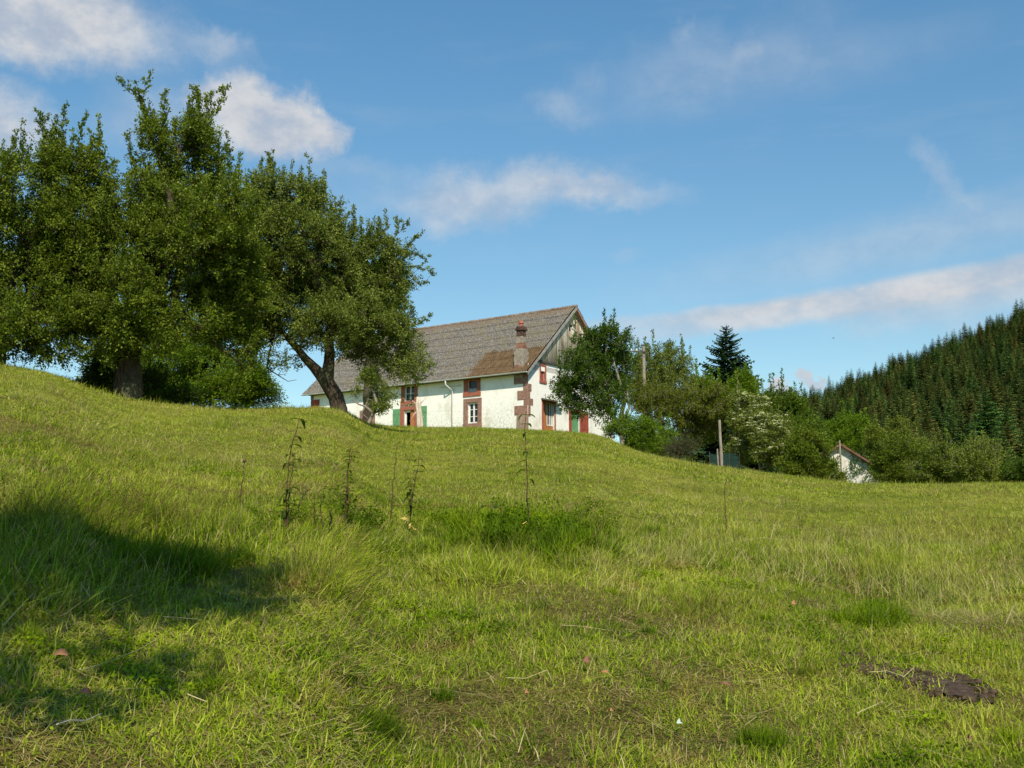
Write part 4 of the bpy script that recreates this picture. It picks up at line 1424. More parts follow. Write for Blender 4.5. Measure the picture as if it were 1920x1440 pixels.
def spruce_arrays(H, Rb, whorls, nb_, g_, jag=1.0, fine=1):
    Vs, Qs, Ts = [], [], []
    n = 0
    for w in range(whorls):
        t = (w + 0.3) / whorls
        h = H * (0.06 + 0.93 * t ** 0.92)
        L0 = Rb * (1 - (h / H)) ** 0.68 + 0.12
        k = max(4, int(nb_ * (0.55 + 0.45 * (1 - t))))
        a0 = g_.uniform(0, 6.28)
        for i in range(k):
            a = a0 + 6.283 * i / k + g_.normal(0, 0.16)
            L = L0 * g_.uniform(0.62, 1.18)
            d = np.array([math.cos(a), math.sin(a), 0])
            s = np.array([-d[1], d[0], 0])
            hh = h + g_.normal(0, H * 0.006)
            rise = 0.35 * t - 0.12
            tint = g_.uniform(0, 1)

            def sp(u):
                return np.array([0, 0, hh]) + d * L * u + np.array([0, 0, L * (rise * u - 0.32 * u * u * (1 - t) + 0.12 * u ** 4)])
            segs = 4 * fine
            for j in range(segs):
                u0 = 0.12 + 0.88 * j / segs
                u1 = 0.12 + 0.88 * (j + 1) / segs
                p0__, p1__ = sp(u0), sp(u1)
                lw = L * (0.30 * (1 - u0) + 0.07) * g_.uniform(0.7, 1.3)
                dr_ = np.array([0, 0, -lw * (0.35 + 0.4 * (1 - t)) * g_.uniform(0.5, 1.3)])
                for sg in (-1, 1):
                    tip = p0__ + d * lw * 0.75 + s * sg * lw + dr_
                    mid_ = p0__ + d * lw * 0.1 + s * sg * lw * 0.55 + dr_ * 0.25
                    Vs += [p0__, mid_, tip, p1__]
                    Qs.append((n, n + 1, n + 2, n + 3))
                    Ts.append(np.clip(tint * 0.5 + 0.5 * g_.uniform(), 0, 1))
                    n += 4
    # trunk
    Vs2, Qs2 = [], []
    k = 5
    for (hh, r_) in ((-0.5, H * 0.014), (H * 0.5, H * 0.009), (H, 0.01)):
        for i in range(k):
            a = 6.283 * i / k
            Vs.append(np.array([math.cos(a) * r_, math.sin(a) * r_, hh]))
    for lv in range(2):
        for i in range(k):
            i2 = (i + 1) % k
            Qs.append((n + lv * k + i, n + lv * k + i2, n + lv * k + k + i2, n + lv * k + k + i))
            Ts.append(0.0)
    return np.array(Vs), np.array(Qs), np.array(Ts)


protos = []
for i in range(6):
    g_ = np.random.default_rng(100 + i)
    V_, Q_, T_ = spruce_arrays(20.0, 4.0 + 0.5 * (i % 3), 26 + 2 * i, 10, g_)
    protos.append((V_, Q_, T_))
pmesh = []
for V_, Q_, T_ in protos:
    o_ = np_mesh('spruce_tree', V_, Q_, M['spruce'], None, {'tint': T_}, link=False)
    pmesh.append(o_.data)
    bpy.data.objects.remove(o_)
# hill trees
g_ = np.random.default_rng(61)
cand = []
for r0 in np.arange(128, 440, 3.3):
    for a0 in np.arange(R_(8.5), R_(33), 3.3 / r0):
        rr_ = r0 + g_.uniform(-1.6, 1.6)
        aa = a0 + g_.uniform(-0.45, 0.45) * 3.3 / r0
        if g_.uniform() < 0.90:
            cand.append((rr_, aa))
cand = np.array(cand)
edge = azel(1925, 800)[0]
vis = (cand[:, 1] > azel(1425, 800)[0]) & (cand[:, 1] < edge)
# leave out those the crowns in front hide completely: keep the nearest rows and everything higher up
order = np.argsort(cand[:, 0])
n_ind = 0
rest = []
for i in order:
    rr_, aa = cand[i]
    x, y = rr_ * math.sin(aa), rr_ * math.cos(aa)
    z = tz(x, y) - 0.3
    sc = (g_.uniform(0.34, 0.58) if g_.uniform() < 0.9 else g_.uniform(0.58, 0.74))
    wsc = sc * g_.uniform(0.75, 1.25)
    k = int(g_.integers(0, 6))
    rz_ = g_.uniform(0, 6.28)
    topel = (z + 20 * sc - EYE) / rr_
    if vis[i] and n_ind < 300 and topel > 0.055:
        o_ = bpy.data.objects.new('spruce_tree', pmesh[k])
        COL.objects.link(o_)
        o_.location = (x, y, z)
        o_.rotation_euler = (g_.normal(0, 0.015), g_.normal(0, 0.015), rz_)
        o_.scale = (wsc, wsc, sc)
        setp(o_, 'dark spruce on the wooded hillside beyond the meadow', 'tree', 'spruces on the wooded hillside')
        n_ind += 1
    elif topel > 0.03:
        rest.append((x, y, z, rz_, sc, k))


# ------------------------------------------------------------------ scattering (geometry nodes) for stuff
def scatter_tree(name, coll):
    gt = bpy.data.node_groups.new(name, 'GeometryNodeTree')
    gt.interface.new_socket(name='Geometry', in_out='INPUT', socket_type='NodeSocketGeometry')
    gt.interface.new_socket(name='Geometry', in_out='OUTPUT', socket_type='NodeSocketGeometry')
    N = gt.nodes
    gi, go = N.new('NodeGroupInput'), N.new('NodeGroupOutput')
    ci = N.new('GeometryNodeCollectionInfo')
    ci.inputs['Collection'].default_value = coll
    ci.inputs['Separate Children'].default_value = True
    ci.inputs['Reset Children'].default_value = True
    ip = N.new('GeometryNodeInstanceOnPoints')
    ip.inputs['Pick Instance'].default_value = True

    def na_(nm, typ):
        q = N.new('GeometryNodeInputNamedAttribute')
        q.data_type = typ
        q.inputs['Name'].default_value = nm
        return q.outputs['Attribute']
    e2r = N.new('FunctionNodeEulerToRotation')
    gt.links.new(na_('rot', 'FLOAT_VECTOR'), e2r.inputs[0])
    gt.links.new(gi.outputs[0], ip.inputs['Points'])
    gt.links.new(ci.outputs[0], ip.inputs['Instance'])
    gt.links.new(na_('idx', 'INT'), ip.inputs['Instance Index'])
    gt.links.new(e2r.outputs[0], ip.inputs['Rotation'])
    gt.links.new(na_('scl', 'FLOAT_VECTOR'), ip.inputs['Scale'])
    gt.links.new(ip.outputs[0], go.inputs[0])
    return gt


def scatter(name, pts, rot, scl, idx, coll, mat):
    o_ = np_mesh(name, pts, None, mat, None, {'rot': rot, 'scl': scl, 'idx': np.asarray(idx, int)})
    md = o_.modifiers.new('scatter', 'NODES')
    md.node_group = scatter_tree(name + '_scatter', coll)
    return o_


fc = bpy.data.collections.new('spruce_sources')
for me_ in pmesh:
    fc.objects.link(bpy.data.objects.new('spruce', me_))
rest = np.array(rest)
fo = scatter('forest', rest[:, :3], np.stack([0 * rest[:, 3], 0 * rest[:, 3], rest[:, 3]], -1), np.concatenate([rest[:, 4:5] * rng.uniform(0.75, 1.25, (len(rest), 1))] * 2 + [rest[:, 4:5]], 1), rest[:, 5].astype(int), fc, M['spruce'])
setp(fo, 'dark spruce forest covering the upper part of the hill', 'forest', kind='stuff')

# single tall spruce near the house
V_, Q_, T_ = spruce_arrays(15.0, 4.9, 46, 20, np.random.default_rng(77), fine=2)
p_ = at(1366, 760, 96)
zb = tz(p_[0], p_[1])
topz = at(1362, 608, 96)[2]
o_ = np_mesh('spruce_tree', V_, Q_, M['spruce_near'], None, {'tint': T_})
o_.location = (p_[0], p_[1], zb - 0.3)
k_ = (topz - zb + 0.3) / 15.0
o_.scale = (k_ * 0.95, k_ * 0.95, k_)
setp(o_, 'lone bluish spruce rising above the bushes between the utility pole and the elder', 'tree')

# ------------------------------------------------------------------ shed
sp_ = at(1577, 870, 70)
shz = tz(sp_[0], sp_[1])
apex = at(1577, 832, 70)[2] - shz
shed = thing('stone_shed', 'small whitewashed stone shed with a red-brown gable roof, half hidden by bushes', 'shed', (sp_[0], sp_[1], shz), R_(-16))
hw_ = 2.35
ez_ = apex - 1.65
mb = MB()
pl = [(-hw_, -0.6), (hw_, -0.6), (hw_, ez_), (0, apex - 0.12), (-hw_, ez_)]
mb.prism(pl, 1, 0.0, 4.5)
mb.build('wall', M['rubble'], shed, bevel=0.02)
mb = MB()
for sg in (-1, 1):
    q = [(0, apex), (sg * (hw_ + 0.35), ez_ - 0.22), (sg * (hw_ + 0.35), ez_ - 0.36), (0, apex - 0.14)]
    mb.prism(q, 1, -0.35, 4.8)
rf_ = mb.build('roof', M['shed_roof'], shed)
mb = MB()
for sg in (-1, 1):
    q = [(0, apex + 0.02), (sg * (hw_ + 0.38), ez_ - 0.21), (sg * (hw_ + 0.38), ez_ - 0.33), (0, apex - 0.12)]
    mb.prism(q, 1, -0.40, -0.355)
mb.build('verge_board', M['shed_roof'], rf_)
# ivy on the shed
ivp = []
g_ = np.random.default_rng(90)
cs, sn = math.cos(R_(-16)), math.sin(R_(-16))
for _ in range(300):
    lx = g_.uniform(0.5, 2.5)
    lz = g_.uniform(0.0, max(0.3, ez_ + (hw_ - lx) * 0.7 - 0.05))
    if lx < 1.4 and g_.uniform() < 0.55 and lz < apex - 1.6 - lx * 0.2:
        continue
    ly = -0.06 - g_.uniform(0, 0.22)
    ivp.append((sp_[0] + lx * cs - ly * sn, sp_[1] + lx * sn + ly * cs, shz + lz))
ivp = np.array(ivp)
b3 = np.array([sp_[0] + 2.0 * cs, sp_[1] + 2.0 * sn - 0.15, shz])
root = thing('ivy', 'glossy green ivy climbing the right side of the shed gable', 'climbing plant', tuple(b3))
Pn, PR, cnt, FR, tips = grow([[(b3[0], b3[1], b3[2] - 0.1, 0.03), (b3[0], b3[1], b3[2] + 0.8, 0.02)]], ivp, 0.3, 0.2, g_)
V_, Q_ = wood_arrays(Pn, PR, np.maximum(0.004, 0.002 * np.sqrt(cnt)))
np_mesh('stem', V_ - b3, Q_, M['bark_dark'], root)
P3 = np.repeat(ivp, 12, 0) + g_.normal(0, 0.09, (len(ivp) * 12, 3))
V_, Q_ = leaf_arrays(P3, np.tile(np.array([[0, -0.5, -0.3]]), (len(P3), 1)), 0.09, 0.2, 0.85, 0.1, g_)
np_mesh('leaves', V_ - b3, Q_, M['ivy'], root, {'tint': g_.uniform(0, 1, len(Q_))})

# ------------------------------------------------------------------ posts, pole, cable, net


def post(name, label, cat, pxb, pxt, pyt, r, rad_, mat, sink=0.3, sides=8, group=None, rough=0.12):
    b_ = at(pxb, 800, r)
    b_[2] = tz(b_[0], b_[1])
    t_ = at(pxt, pyt, r)
    o_ = thing(name, label, cat, tuple(b_), 0, group) if False else None
    mb = MB()
    d = t_ - b_
    n = 7
    pts = [tuple(d * (i / n) + (np.array([0, 0, -sink]) if i == 0 else rng.normal(0, rad_ * rough, 3))) for i in range(n + 1)]
    mb.tube(pts, [rad_ * (1.08 - 0.2 * i / n) for i in range(n + 1)], sides)
    q = mb.build(name, mat, None, smooth=False)
    q.location = tuple(b_)
    setp(q, label, cat, group)
    return q, b_, t_


pole, pb_, pt_ = post('utility_pole', 'tall weathered wooden utility pole right of the gable', 'utility pole', 1209, 1207, 649, 70, 0.11, M['post_wood'], rough=0.03)
mb = MB()
d = np.array(pt_) - np.array(pb_)
mb.box(-0.9, 0.12, -0.2, -0.14, d[2] - 0.42, d[2] - 0.34)
arm = mb.build('cross_arm', M['dark_beam'], pole)
mb = MB()
for xk in (-0.8, -0.45):
    mb.tube([(xk, -0.17, d[2] - 0.34), (xk, -0.17, d[2] - 0.26), (xk, -0.17, d[2] - 0.18)], [0.03, 0.045, 0.02], 8)
mb.build('insulator', M['white_paint'], arm)
# cable from the pole to the gable
p0_ = np.array([pt_[0] - 0.8, pt_[1] - 0.17, pt_[2] - 0.2])
gl = np.array([0.06, 3.2, 5.3])
p1_ = np.array([C[0] + gl[0] * hx[0] + gl[1] * hy[0], C[1] + gl[0] * hx[1] + gl[1] * hy[1], HZ + gl[2]])
mb = MB()
pts = []
for i in range(15):
    t = i / 14
    q = p0_ + (p1_ - p0_) * t
    q[2] -= 0.25 * math.sin(math.pi * t)
    pts.append(tuple(q))
mb.tube(pts, 0.02, 6)
q = mb.build('overhead_cable', M['wire'], None, smooth=True)
setp(q, 'black overhead cable running from the utility pole to the gable', 'cable')

post('fence_post', 'grey leaning wooden post left of the flowering elder', 'post', 1352, 1349, 788, 52, 0.068, M['post_wood'])
post('fence_post', 'short thin grey stake beside the leaning post', 'post', 1345, 1345, 842, 50, 0.035, M['post_wood'])
post('garden_stake', 'short cream-white stake standing in the grass below the gable', 'stake', 1153, 1153, 826, 54, 0.03, M['white_paint'])
post('garden_stake', 'tiny pale peg in the grass left of the dead bush', 'stake', 1212, 1211, 860, 49, 0.02, M['white_paint'])
post('shed_post', 'thin grey post standing in front of the shed gable', 'post', 1575, 1574, 826, 64, 0.055, M['post_wood'])
# bleached dead trunk in front of the door
b_ = at(786, 806, 57)
b_[2] = tz(b_[0], b_[1])
dt = thing('dead_tree', 'bleached bare double trunk standing before the front door', 'dead tree', tuple(b_))


def rel(px, py, r):
    return tuple(at(px, py, r) - b_)


mb = MB()
mb.tube([(0, 0, -0.3), rel(785, 795, 57), rel(784, 775, 57), rel(782, 760, 57), rel(783, 744, 57)], [0.13, 0.11, 0.10, 0.09, 0.05], 8)
mb.tube([(0.2, 0, -0.3), rel(791, 795, 57), rel(789, 775, 57), rel(787, 758, 57), rel(788, 746, 57)], [0.09, 0.08, 0.075, 0.065, 0.04], 8)
mb.build('trunk', M['deadwood'], dt, smooth=True)
mb = MB()
mb.tube([rel(788, 757, 57), rel(793, 752, 57), rel(800, 744, 57)], [0.035, 0.025, 0.008], 5)
mb.tube([rel(784, 770, 57), rel(777, 776, 57), rel(768, 790, 57)], [0.04, 0.03, 0.01], 5)
mb.tube([rel(783, 760, 57), rel(774, 752, 57), rel(766, 760, 57), rel(764, 768, 57)], [0.03, 0.02, 0.015, 0.008], 5)
mb.tube([rel(786, 788, 57), rel(795, 780, 57)], [0.03, 0.008], 5)
mb.build('branch', M['deadwood'], dt, smooth=True)
# green windbreak net
a_, c_ = at(1330, 845, 57), at(1386, 845, 58)
mb = MB()
n = 22
za = tz(a_[0], a_[1])
zt = at(1350, 850, 57)[2]
nb_ = thing('garden_net', 'low dark green net fence between the leaning post and the elder', 'net fence', (a_[0], a_[1], za))
for i in range(n):
    for j in range(2):
        t0, t1 = i / n, (i + 1) / n
        q = [a_ + (c_ - a_) * t for t in (t0, t1)]
        yy = [0.06 * math.sin(9 * t) for t in (t0, t1)]
        h0, h1 = (-0.1, zt - za - 0.05 * math.sin(7 * t0))
        z0_, z1_ = h0 + (h1 - h0) * j / 2, h0 + (h1 - h0) * (j + 1) / 2
        mb.quad((q[0][0] - a_[0], q[0][1] - a_[1] + yy[0], z0_), (q[1][0] - a_[0], q[1][1] - a_[1] + yy[1], z0_), (q[1][0] - a_[0], q[1][1] - a_[1] + yy[1], z1_), (q[0][0] - a_[0], q[0][1] - a_[1] + yy[0], z1_))
mb.build('netting', M['net'], nb_)
for t in (0.0, 0.33, 0.66, 1.0):
    q = (c_ - a_) * t
    mb = MB()
    mb.tube([(q[0], q[1] - 0.03, -0.2), (q[0], q[1] - 0.03, zt - za + 0.1)], 0.02, 6)
    mb.build('picket', M['bark_dark'], nb_)
# bird
bp = at(1563, 634, 60)
mb = MB()
mb.tube([(-0.16, 0, 0), (-0.10, 0, 0.01), (0, 0, 0.015), (0.08, 0, 0.02), (0.12, 0, 0.02)], [0.008, 0.03, 0.04, 0.025, 0.006], 8)
bird = mb.build('bird', M['feather'], None, smooth=True)
bird.location = tuple(bp)
bird.scale = (0.5, 0.5, 0.5)
setp(bird, 'tiny dark bird flying in the sky left of the wooded hill', 'bird')
for sg in (-1, 1):
    mb = MB()
    mb.prism([(0.06, sg * 0.02), (-0.05, sg * 0.02), (-0.04, sg * 0.12), (-0.08, sg * 0.24), (0.0, sg * 0.14)], 2, 0.02, 0.028)
    mb.build('wing', M['feather'], bird)

# ------------------------------------------------------------------ grass


def blades(n, rad_, h0, h1, w0, w1, lean, segs=3, dry=0.1, g_=rng, flat=0.0, tint=(0, 1), curve=0.5, heads=0.0):
    th = g_.uniform(0, 6.283, n)
    rr_ = np.sqrt(g_.uniform(0, 1, n)) * rad_
    bx = np.stack([np.cos(th) * rr_, np.sin(th) * rr_, np.full(n, -0.01)], -1)
    h = g_.uniform(h0, h1, n) * g_.uniform(0.7, 1.0, n)
    ld_ = g_.uniform(0, 6.283, n)
    ln = np.abs(g_.normal(0, lean, n)) + flat
    ldv = np.stack([np.cos(ld_), np.sin(ld_), np.zeros(n)], -1)
    up = np.stack([np.zeros(n), np.zeros(n), np.ones(n)], -1)
    wa = ld_ + math.pi / 2 + g_.normal(0, 0.5, n)
    wv = np.stack([np.cos(wa), np.sin(wa), np.zeros(n)], -1)
    w = g_.uniform(w0, w1, n)
    cv = g_.uniform(0, curve, n)
    rows = []
    for k in range(segs + 1):
        t = k / segs
        ang_ = ln + cv * t
        c_ = bx + (up * np.cos(ang_)[:, None] + ldv * np.sin(ang_)[:, None]) * (h * t)[:, None]
        c_[:, 2] = np.maximum(c_[:, 2], 0.004)
        wk = (w * (1.0 - 0.82 * t ** 1.6) * 0.5)[:, None]
        rows.append(c_ - wv * wk)
        rows.append(c_ + wv * wk)
    V_ = np.stack(rows, 1)                      # n, 2(segs+1), 3
    k2 = 2 * (segs + 1)
    b0 = np.arange(n)[:, None] * k2
    Q_ = np.concatenate([np.stack([b0[:, 0] + 2 * k, b0[:, 0] + 2 * k + 1, b0[:, 0] + 2 * k + 3, b0[:, 0] + 2 * k + 2], -1)[:, None, :] for k in range(segs)], 1).reshape(-1, 4)
    tn = g_.uniform(tint[0], tint[1], n)
    dr_ = np.where(g_.uniform(0, 1, n) < dry, g_.uniform(0.6, 1.0, n), g_.uniform(0, 0.12, n))
    V_ = V_.reshape(-1, 3)
    tnf, drf = np.repeat(tn, segs), np.repeat(dr_, segs)
    if heads > 0:
        k = int(n * heads)
        sel = g_.choice(n, k, replace=False)
        ang_ = (ln + cv)[sel]
        dv = up[sel] * np.cos(ang_)[:, None] + ldv[sel] * np.sin(ang_)[:, None]
        e0 = bx[sel] + dv * h[sel][:, None] * 0.86
        m_ = 7
        P3 = (e0[:, None, :] + dv[:, None, :] * np.linspace(0, 0.075, m_)[None, :, None]).reshape(-1, 3)
        D3 = np.repeat(dv, m_, 0)
        V2, Q2 = leaf_arrays(P3, D3, 0.02, 0.1, 0.45, 0.1, g_)
        Q_ = np.concatenate([Q_, Q2 + len(V_)])
        V_ = np.concatenate([V_, V2])
        tnf = np.concatenate([tnf, np.full(len(Q2), 0.1)])
        drf = np.concatenate([drf, np.full(len(Q2), 0.75)])
    return V_, Q_, tnf, drf


def join(*parts):
    off, Vs, Qs, T1, T2 = 0, [], [], [], []
    for V_, Q_, t_, d_ in parts:
        Vs.append(V_)
        Qs.append(Q_ + off)
        off += len(V_)
        T1.append(t_)
        T2.append(d_)
    return np.concatenate(Vs), np.concatenate(Qs), np.concatenate(T1), np.concatenate(T2)


def low_leaves(n, rad_, size, g_):
    th = g_.uniform(0, 6.283, n)
    rr_ = np.sqrt(g_.uniform(0, 1, n)) * rad_
    P_ = np.stack([np.cos(th) * rr_, np.sin(th) * rr_, g_.uniform(0.01, 0.05, n)], -1)
    D_ = np.stack([g_.normal(0, 1, n), g_.normal(0, 1, n), g_.uniform(0, 0.5, n)], -1)
    V_, Q_ = leaf_arrays(P_, D_, size, 1.4, 0.75, 0.15, g_)
    return V_, Q_, g_.uniform(0.0, 0.4, n), g_.uniform(0, 0.05, n)


def straw(n, l0, l1, g_, w=0.005, tilt=(1.1, 1.5), rad_=0.2):
    V_, Q_, t_, d_ = blades(n, rad_, l0, l1, w, w * 1.5, 0.05, 5, 1.0, g_, flat=g_.uniform(*tilt), curve=0.35, tint=(0.45, 1.0))
    V_[:, 2] += 0.035
    return V_, Q_, t_, d_


gc = bpy.data.collections.new('grass_sources')
kinds = {}


def add_proto(kind, arr):
    V_, Q_, t_, d_ = arr
    o_ = np_mesh('tuft_%03d' % len(gc.objects), V_, Q_, M['grass'], None, {'tint': t_, 'dry': d_}, link=False)
    gc.objects.link(o_)
    kinds.setdefault(kind, []).append(len(gc.objects) - 1)


G = [np.random.default_rng(200 + i) for i in range(60)]
gi_ = iter(G)
for i in range(6):      # mown turf, fine, for the foreground
    q = next(gi_)
    add_proto('turf', join(blades(260, 0.19, 0.03, 0.11, 0.003, 0.0075, 0.6, 3, 0.22, q, curve=1.3), low_leaves(11, 0.19, 0.015, q),
                           blades(130, 0.19, 0.04, 0.12, 0.003, 0.005, 0.3, 2, 0.9, q, flat=0.95, tint=(0.0, 0.95))))
for i in range(3):      # brown thatchy turf
    q = next(gi_)
    add_proto('thatch', join(blades(110, 0.19, 0.03, 0.07, 0.003, 0.006, 0.5, 3, 0.35, q, curve=1.0), low_leaves(6, 0.19, 0.014, q),
                             blades(150, 0.19, 0.04, 0.13, 0.003, 0.005, 0.25, 2, 1.0, q, flat=1.05, tint=(0.0, 0.55))))
for i in range(3):      # broad leaved herbs
    q = next(gi_)
    add_proto('herb', join(low_leaves(120, 0.13, 0.024, q), blades(60, 0.15, 0.05, 0.10, 0.004, 0.008, 0.5, 3, 0.02, q, curve=0.9, tint=(0, 0.5))))
for i in range(4):      # medium grass
    q = next(gi_)
    add_proto('mid', join(blades(150, 0.20, 0.09, 0.22, 0.004, 0.009, 0.55, 4, 0.24, q, curve=1.0), blades(60, 0.2, 0.05, 0.14, 0.003, 0.006, 0.3, 3, 0.9, q, flat=0.8, tint=(0.2, 1))))
for i in range(4):      # tall grass
    q = next(gi_)
    add_proto('tall', blades(100, 0.17, 0.22, 0.48, 0.004, 0.009, 0.38, 5, 0.2, q, curve=0.9, heads=0.05))
for i in range(3):      # darker lush tufts
    q = next(gi_)
    add_proto('lush', blades(150, 0.12, 0.14, 0.30, 0.006, 0.011, 0.40, 5, 0.02, q, curve=1.2, tint=(0, 0.35)))
for i in range(3):      # flowering stems
    q = next(gi_)
    add_proto('stem', blades(7, 0.15, 0.40, 0.72, 0.003, 0.005, 0.25, 6, 0.55, q, curve=0.6, heads=0.9, tint=(0, 0.3)))
for i in range(3):      # pale dry upright blades
    q = next(gi_)
    add_proto('dry', blades(36, 0.17, 0.10, 0.34, 0.003, 0.007, 0.40, 5, 0.75, q, curve=0.8, tint=(0.5, 1)))
for i in range(3):      # rusty old stalks
    q = next(gi_)
    add_proto('rust', blades(26, 0.14, 0.06, 0.20, 0.003, 0.006, 0.45, 4, 0.9, q, curve=0.9, tint=(0.0, 0.25)))
for i in range(3):      # nettle-like leafy stems
    q = next(gi_)
    a_ = blades(14, 0.13, 0.16, 0.34, 0.004, 0.006, 0.15, 4, 0.1, q, curve=0.2, tint=(0, 0.3))
    n_ = 150
    th = q.uniform(0, 6.283, n_)
    rr_ = np.sqrt(q.uniform(0, 1, n_)) * 0.14
    P_ = np.stack([np.cos(th) * rr_, np.sin(th) * rr_, q.uniform(0.05, 0.30, n_)], -1)
    V_, Q_ = leaf_arrays(P_, np.stack([np.cos(th), np.sin(th), np.full(n_, -0.5)], -1), 0.042, 0.9, 0.42, 0.2, q)
    add_proto('nettle', join(a_, (V_, Q_, q.uniform(0.0, 0.15, n_), q.uniform(0, 0.04, n_))))
for i in range(4):      # cut straws lying about
    q = next(gi_)
    add_proto('straw', straw(4, 0.15, 0.45, q))
for i in range(2):      # sheaf of laid pale grass
    q = next(gi_)
    V_, Q_, t_, d_ = blades(70, 0.16, 0.35, 0.70, 0.003, 0.006, 0.06, 6, 0.75, q, flat=1.2, curve=0.4, tint=(0.4, 1))
    add_proto('sheaf', (V_, Q_, t_, d_))
for i in range(4):      # farther meadow, coarser
    q = next(gi_)
    add_proto('far', join(blades(190, 0.42, 0.04, 0.14, 0.008, 0.015, 0.7, 2, 0.20, q, curve=1.2), blades(90, 0.42, 0.06, 0.14, 0.008, 0.014, 0.3, 2, 0.85, q, flat=0.9, tint=(0.1, 1))))
for i in range(3):
    q = next(gi_)
    add_proto('farmid', blades(70, 0.34, 0.10, 0.30, 0.008, 0.014, 0.5, 3, 0.25, q, curve=1.0))

gp_, gr_, gs_, gx_ = [], [], [], []
SOIL = [(1572, 1240), (1600, 1233), (1640, 1236), (1668, 1260), (1700, 1264), (1750, 1268), (1800, 1276), (1838, 1282), (1860, 1312), (1800, 1318), (1755, 1312), (1738, 1292), (1700, 1284), (1650, 1274), (1600, 1256)]
soil3 = np.array([hit(px, py)[0] for px, py in SOIL])


def in_soil(x, y, poly=soil3[:, :2]):
    inside = np.zeros(len(x), bool)
    j = len(poly) - 1
    for i in range(len(poly)):
        xi, yi = poly[i]
        xj, yj = poly[j]
        c_ = ((yi > y) != (yj > y)) & (x < (xj - xi) * (y - yi) / (yj - yi + 1e-12) + xi)
        inside ^= c_
        j = i
    return inside


def put(x, y, kind, smin, smax, g_=rng, tilt=True, hs=None):
    x, y = np.asarray(x, float), np.asarray(y, float)
    ok = ~in_soil(x, y) | (g_.uniform(0, 1, len(x)) < 0.03)
    x, y = x[ok], y[ok]
    n = len(x)
    if n == 0:
        return
    z = terrain(x, y)
    e_ = 0.15
    gx = (terrain(x + e_, y) - terrain(x - e_, y)) / (2 * e_)
    gy = (terrain(x, y + e_) - terrain(x, y - e_)) / (2 * e_)
    a = g_.uniform(0, 6.283, n)
    # T * Rz
    nv = np.stack([-gx, -gy, np.ones(n)], -1)
    nv /= np.linalg.norm(nv, axis=1, keepdims=True)
    xa = np.stack([np.cos(a), np.sin(a), np.zeros(n)], -1)
    xa = xa - nv * (xa * nv).sum(1, keepdims=True)
    xa /= np.linalg.norm(xa, axis=1, keepdims=True)
    ya = np.cross(nv, xa)
    rot = np.stack([np.arctan2(ya[:, 2], nv[:, 2]), -np.arcsin(np.clip(xa[:, 2], -1, 1)), np.arctan2(xa[:, 1], xa[:, 0])], -1)
    s = g_.uniform(smin, smax, n)
    hz = s * (g_.uniform(0.7, 1.15, n) if hs is None else hs)
    gp_.append(np.stack([x, y, z], -1))
    gr_.append(rot)
    gs_.append(np.stack([s, s, hz], -1))
    ks = kinds[kind]
    gx_.append(np.array(ks)[g_.integers(0, len(ks), n)])


def wedge(r0, r1, spacing, half=0.60, g_=rng):
    """jittered points of the view wedge between two distances, wider than the frame"""
    xs, ys = [], []
    ym = r1
    xw = half * r1 + 2.5
    gx, gy = np.meshgrid(np.arange(-xw, xw, spacing), np.arange(-1.0, ym, spacing))
    x, y = gx.ravel() + g_.uniform(-0.5, 0.5, gx.size) * spacing, gy.ravel() + g_.uniform(-0.5, 0.5, gx.size) * spacing
    r = np.hypot(x, y)
    k = (r >= r0) & (r < r1) & (np.abs(x) < half * y + 2.5)
    return x[k], y[k]


def vn(x, y, s, ph=0.0):
    """cheap smooth noise 0..1"""
    return 0.5 + 0.25 * (np.sin(x * s + 1.3 * np.sin(y * s * 0.7 + ph) + ph) + np.sin(y * s * 1.2 + 1.1 * np.sin(x * s * 0.9 + 2 * ph) - ph))


x, y = wedge(2.0, 13.5, 0.165)
nzv = vn(x, y, 2.1, 0.4) + 0.35 * (vn(x, y, 5.3, 1.7) - 0.5) + rng.normal(0, 0.07, len(x))
th_ = nzv > 0.62
he_ = (nzv < 0.17) & (rng.uniform(0, 1, len(x)) < 0.3)
put(x[th_], y[th_], 'thatch', 0.85, 1.15)
put(x[he_], y[he_], 'herb', 0.7, 1.05)
put(x[~th_], y[~th_], 'turf', 0.85, 1.2)
x, y = wedge(4.5, 24, 0.42)
k = vn(x, y, 1.1, 2.2) + rng.normal(0, 0.15, len(x)) > 0.66
put(x[k], y[k], 'mid', 0.45, 0.8)
x, y = wedge(13.0, 26, 0.33)
put(x, y, 'far', 0.55, 0.75)
x, y = wedge(25.5, 68, 0.58)
az_ = np.arctan2(x, y)
rcv = np.interp(az_, AG, RG)
k = np.hypot(x, y) < rcv + 6
put(x[k], y[k], 'far', 0.9, 1.3)
k2 = k & (vn(x, y, 0.35, 0.9) + rng.normal(0, 0.2, len(x)) > 0.72)
put(x[k2], y[k2], 'farmid', 0.7, 1.1)
# taller fringe by the house, bushes and crest
k3 = k & (np.hypot(x, y) > rcv - 2.5) & (rng.uniform(0, 1, len(x)) < 0.35)
put(x[k3], y[k3], 'farmid', 0.8, 1.3)
x, y = wedge(3.5, 22, 0.5)
k = vn(x, y, 0.9, 3.1) + rng.normal(0, 0.2, len(x)) > 0.58
put(x[k], y[k], 'rust', 0.7, 1.2)
k = vn(x, y, 0.8, 5.1) + rng.normal(0, 0.25, len(x)) > 0.70
put(x[k], y[k], 'dry', 0.4, 0.8)
x, y = wedge(3.0, 13, 0.45)
k = rng.uniform(0, 1, len(x)) < 0.16
put(x[k], y[k], 'lush', 0.25, 0.5)
# straw everywhere in the near field
x, y = wedge(3.0, 20, 0.55)
k = rng.uniform(0, 1, len(x)) < 0.75
put(x[k], y[k], 'straw', 0.5, 1.2)


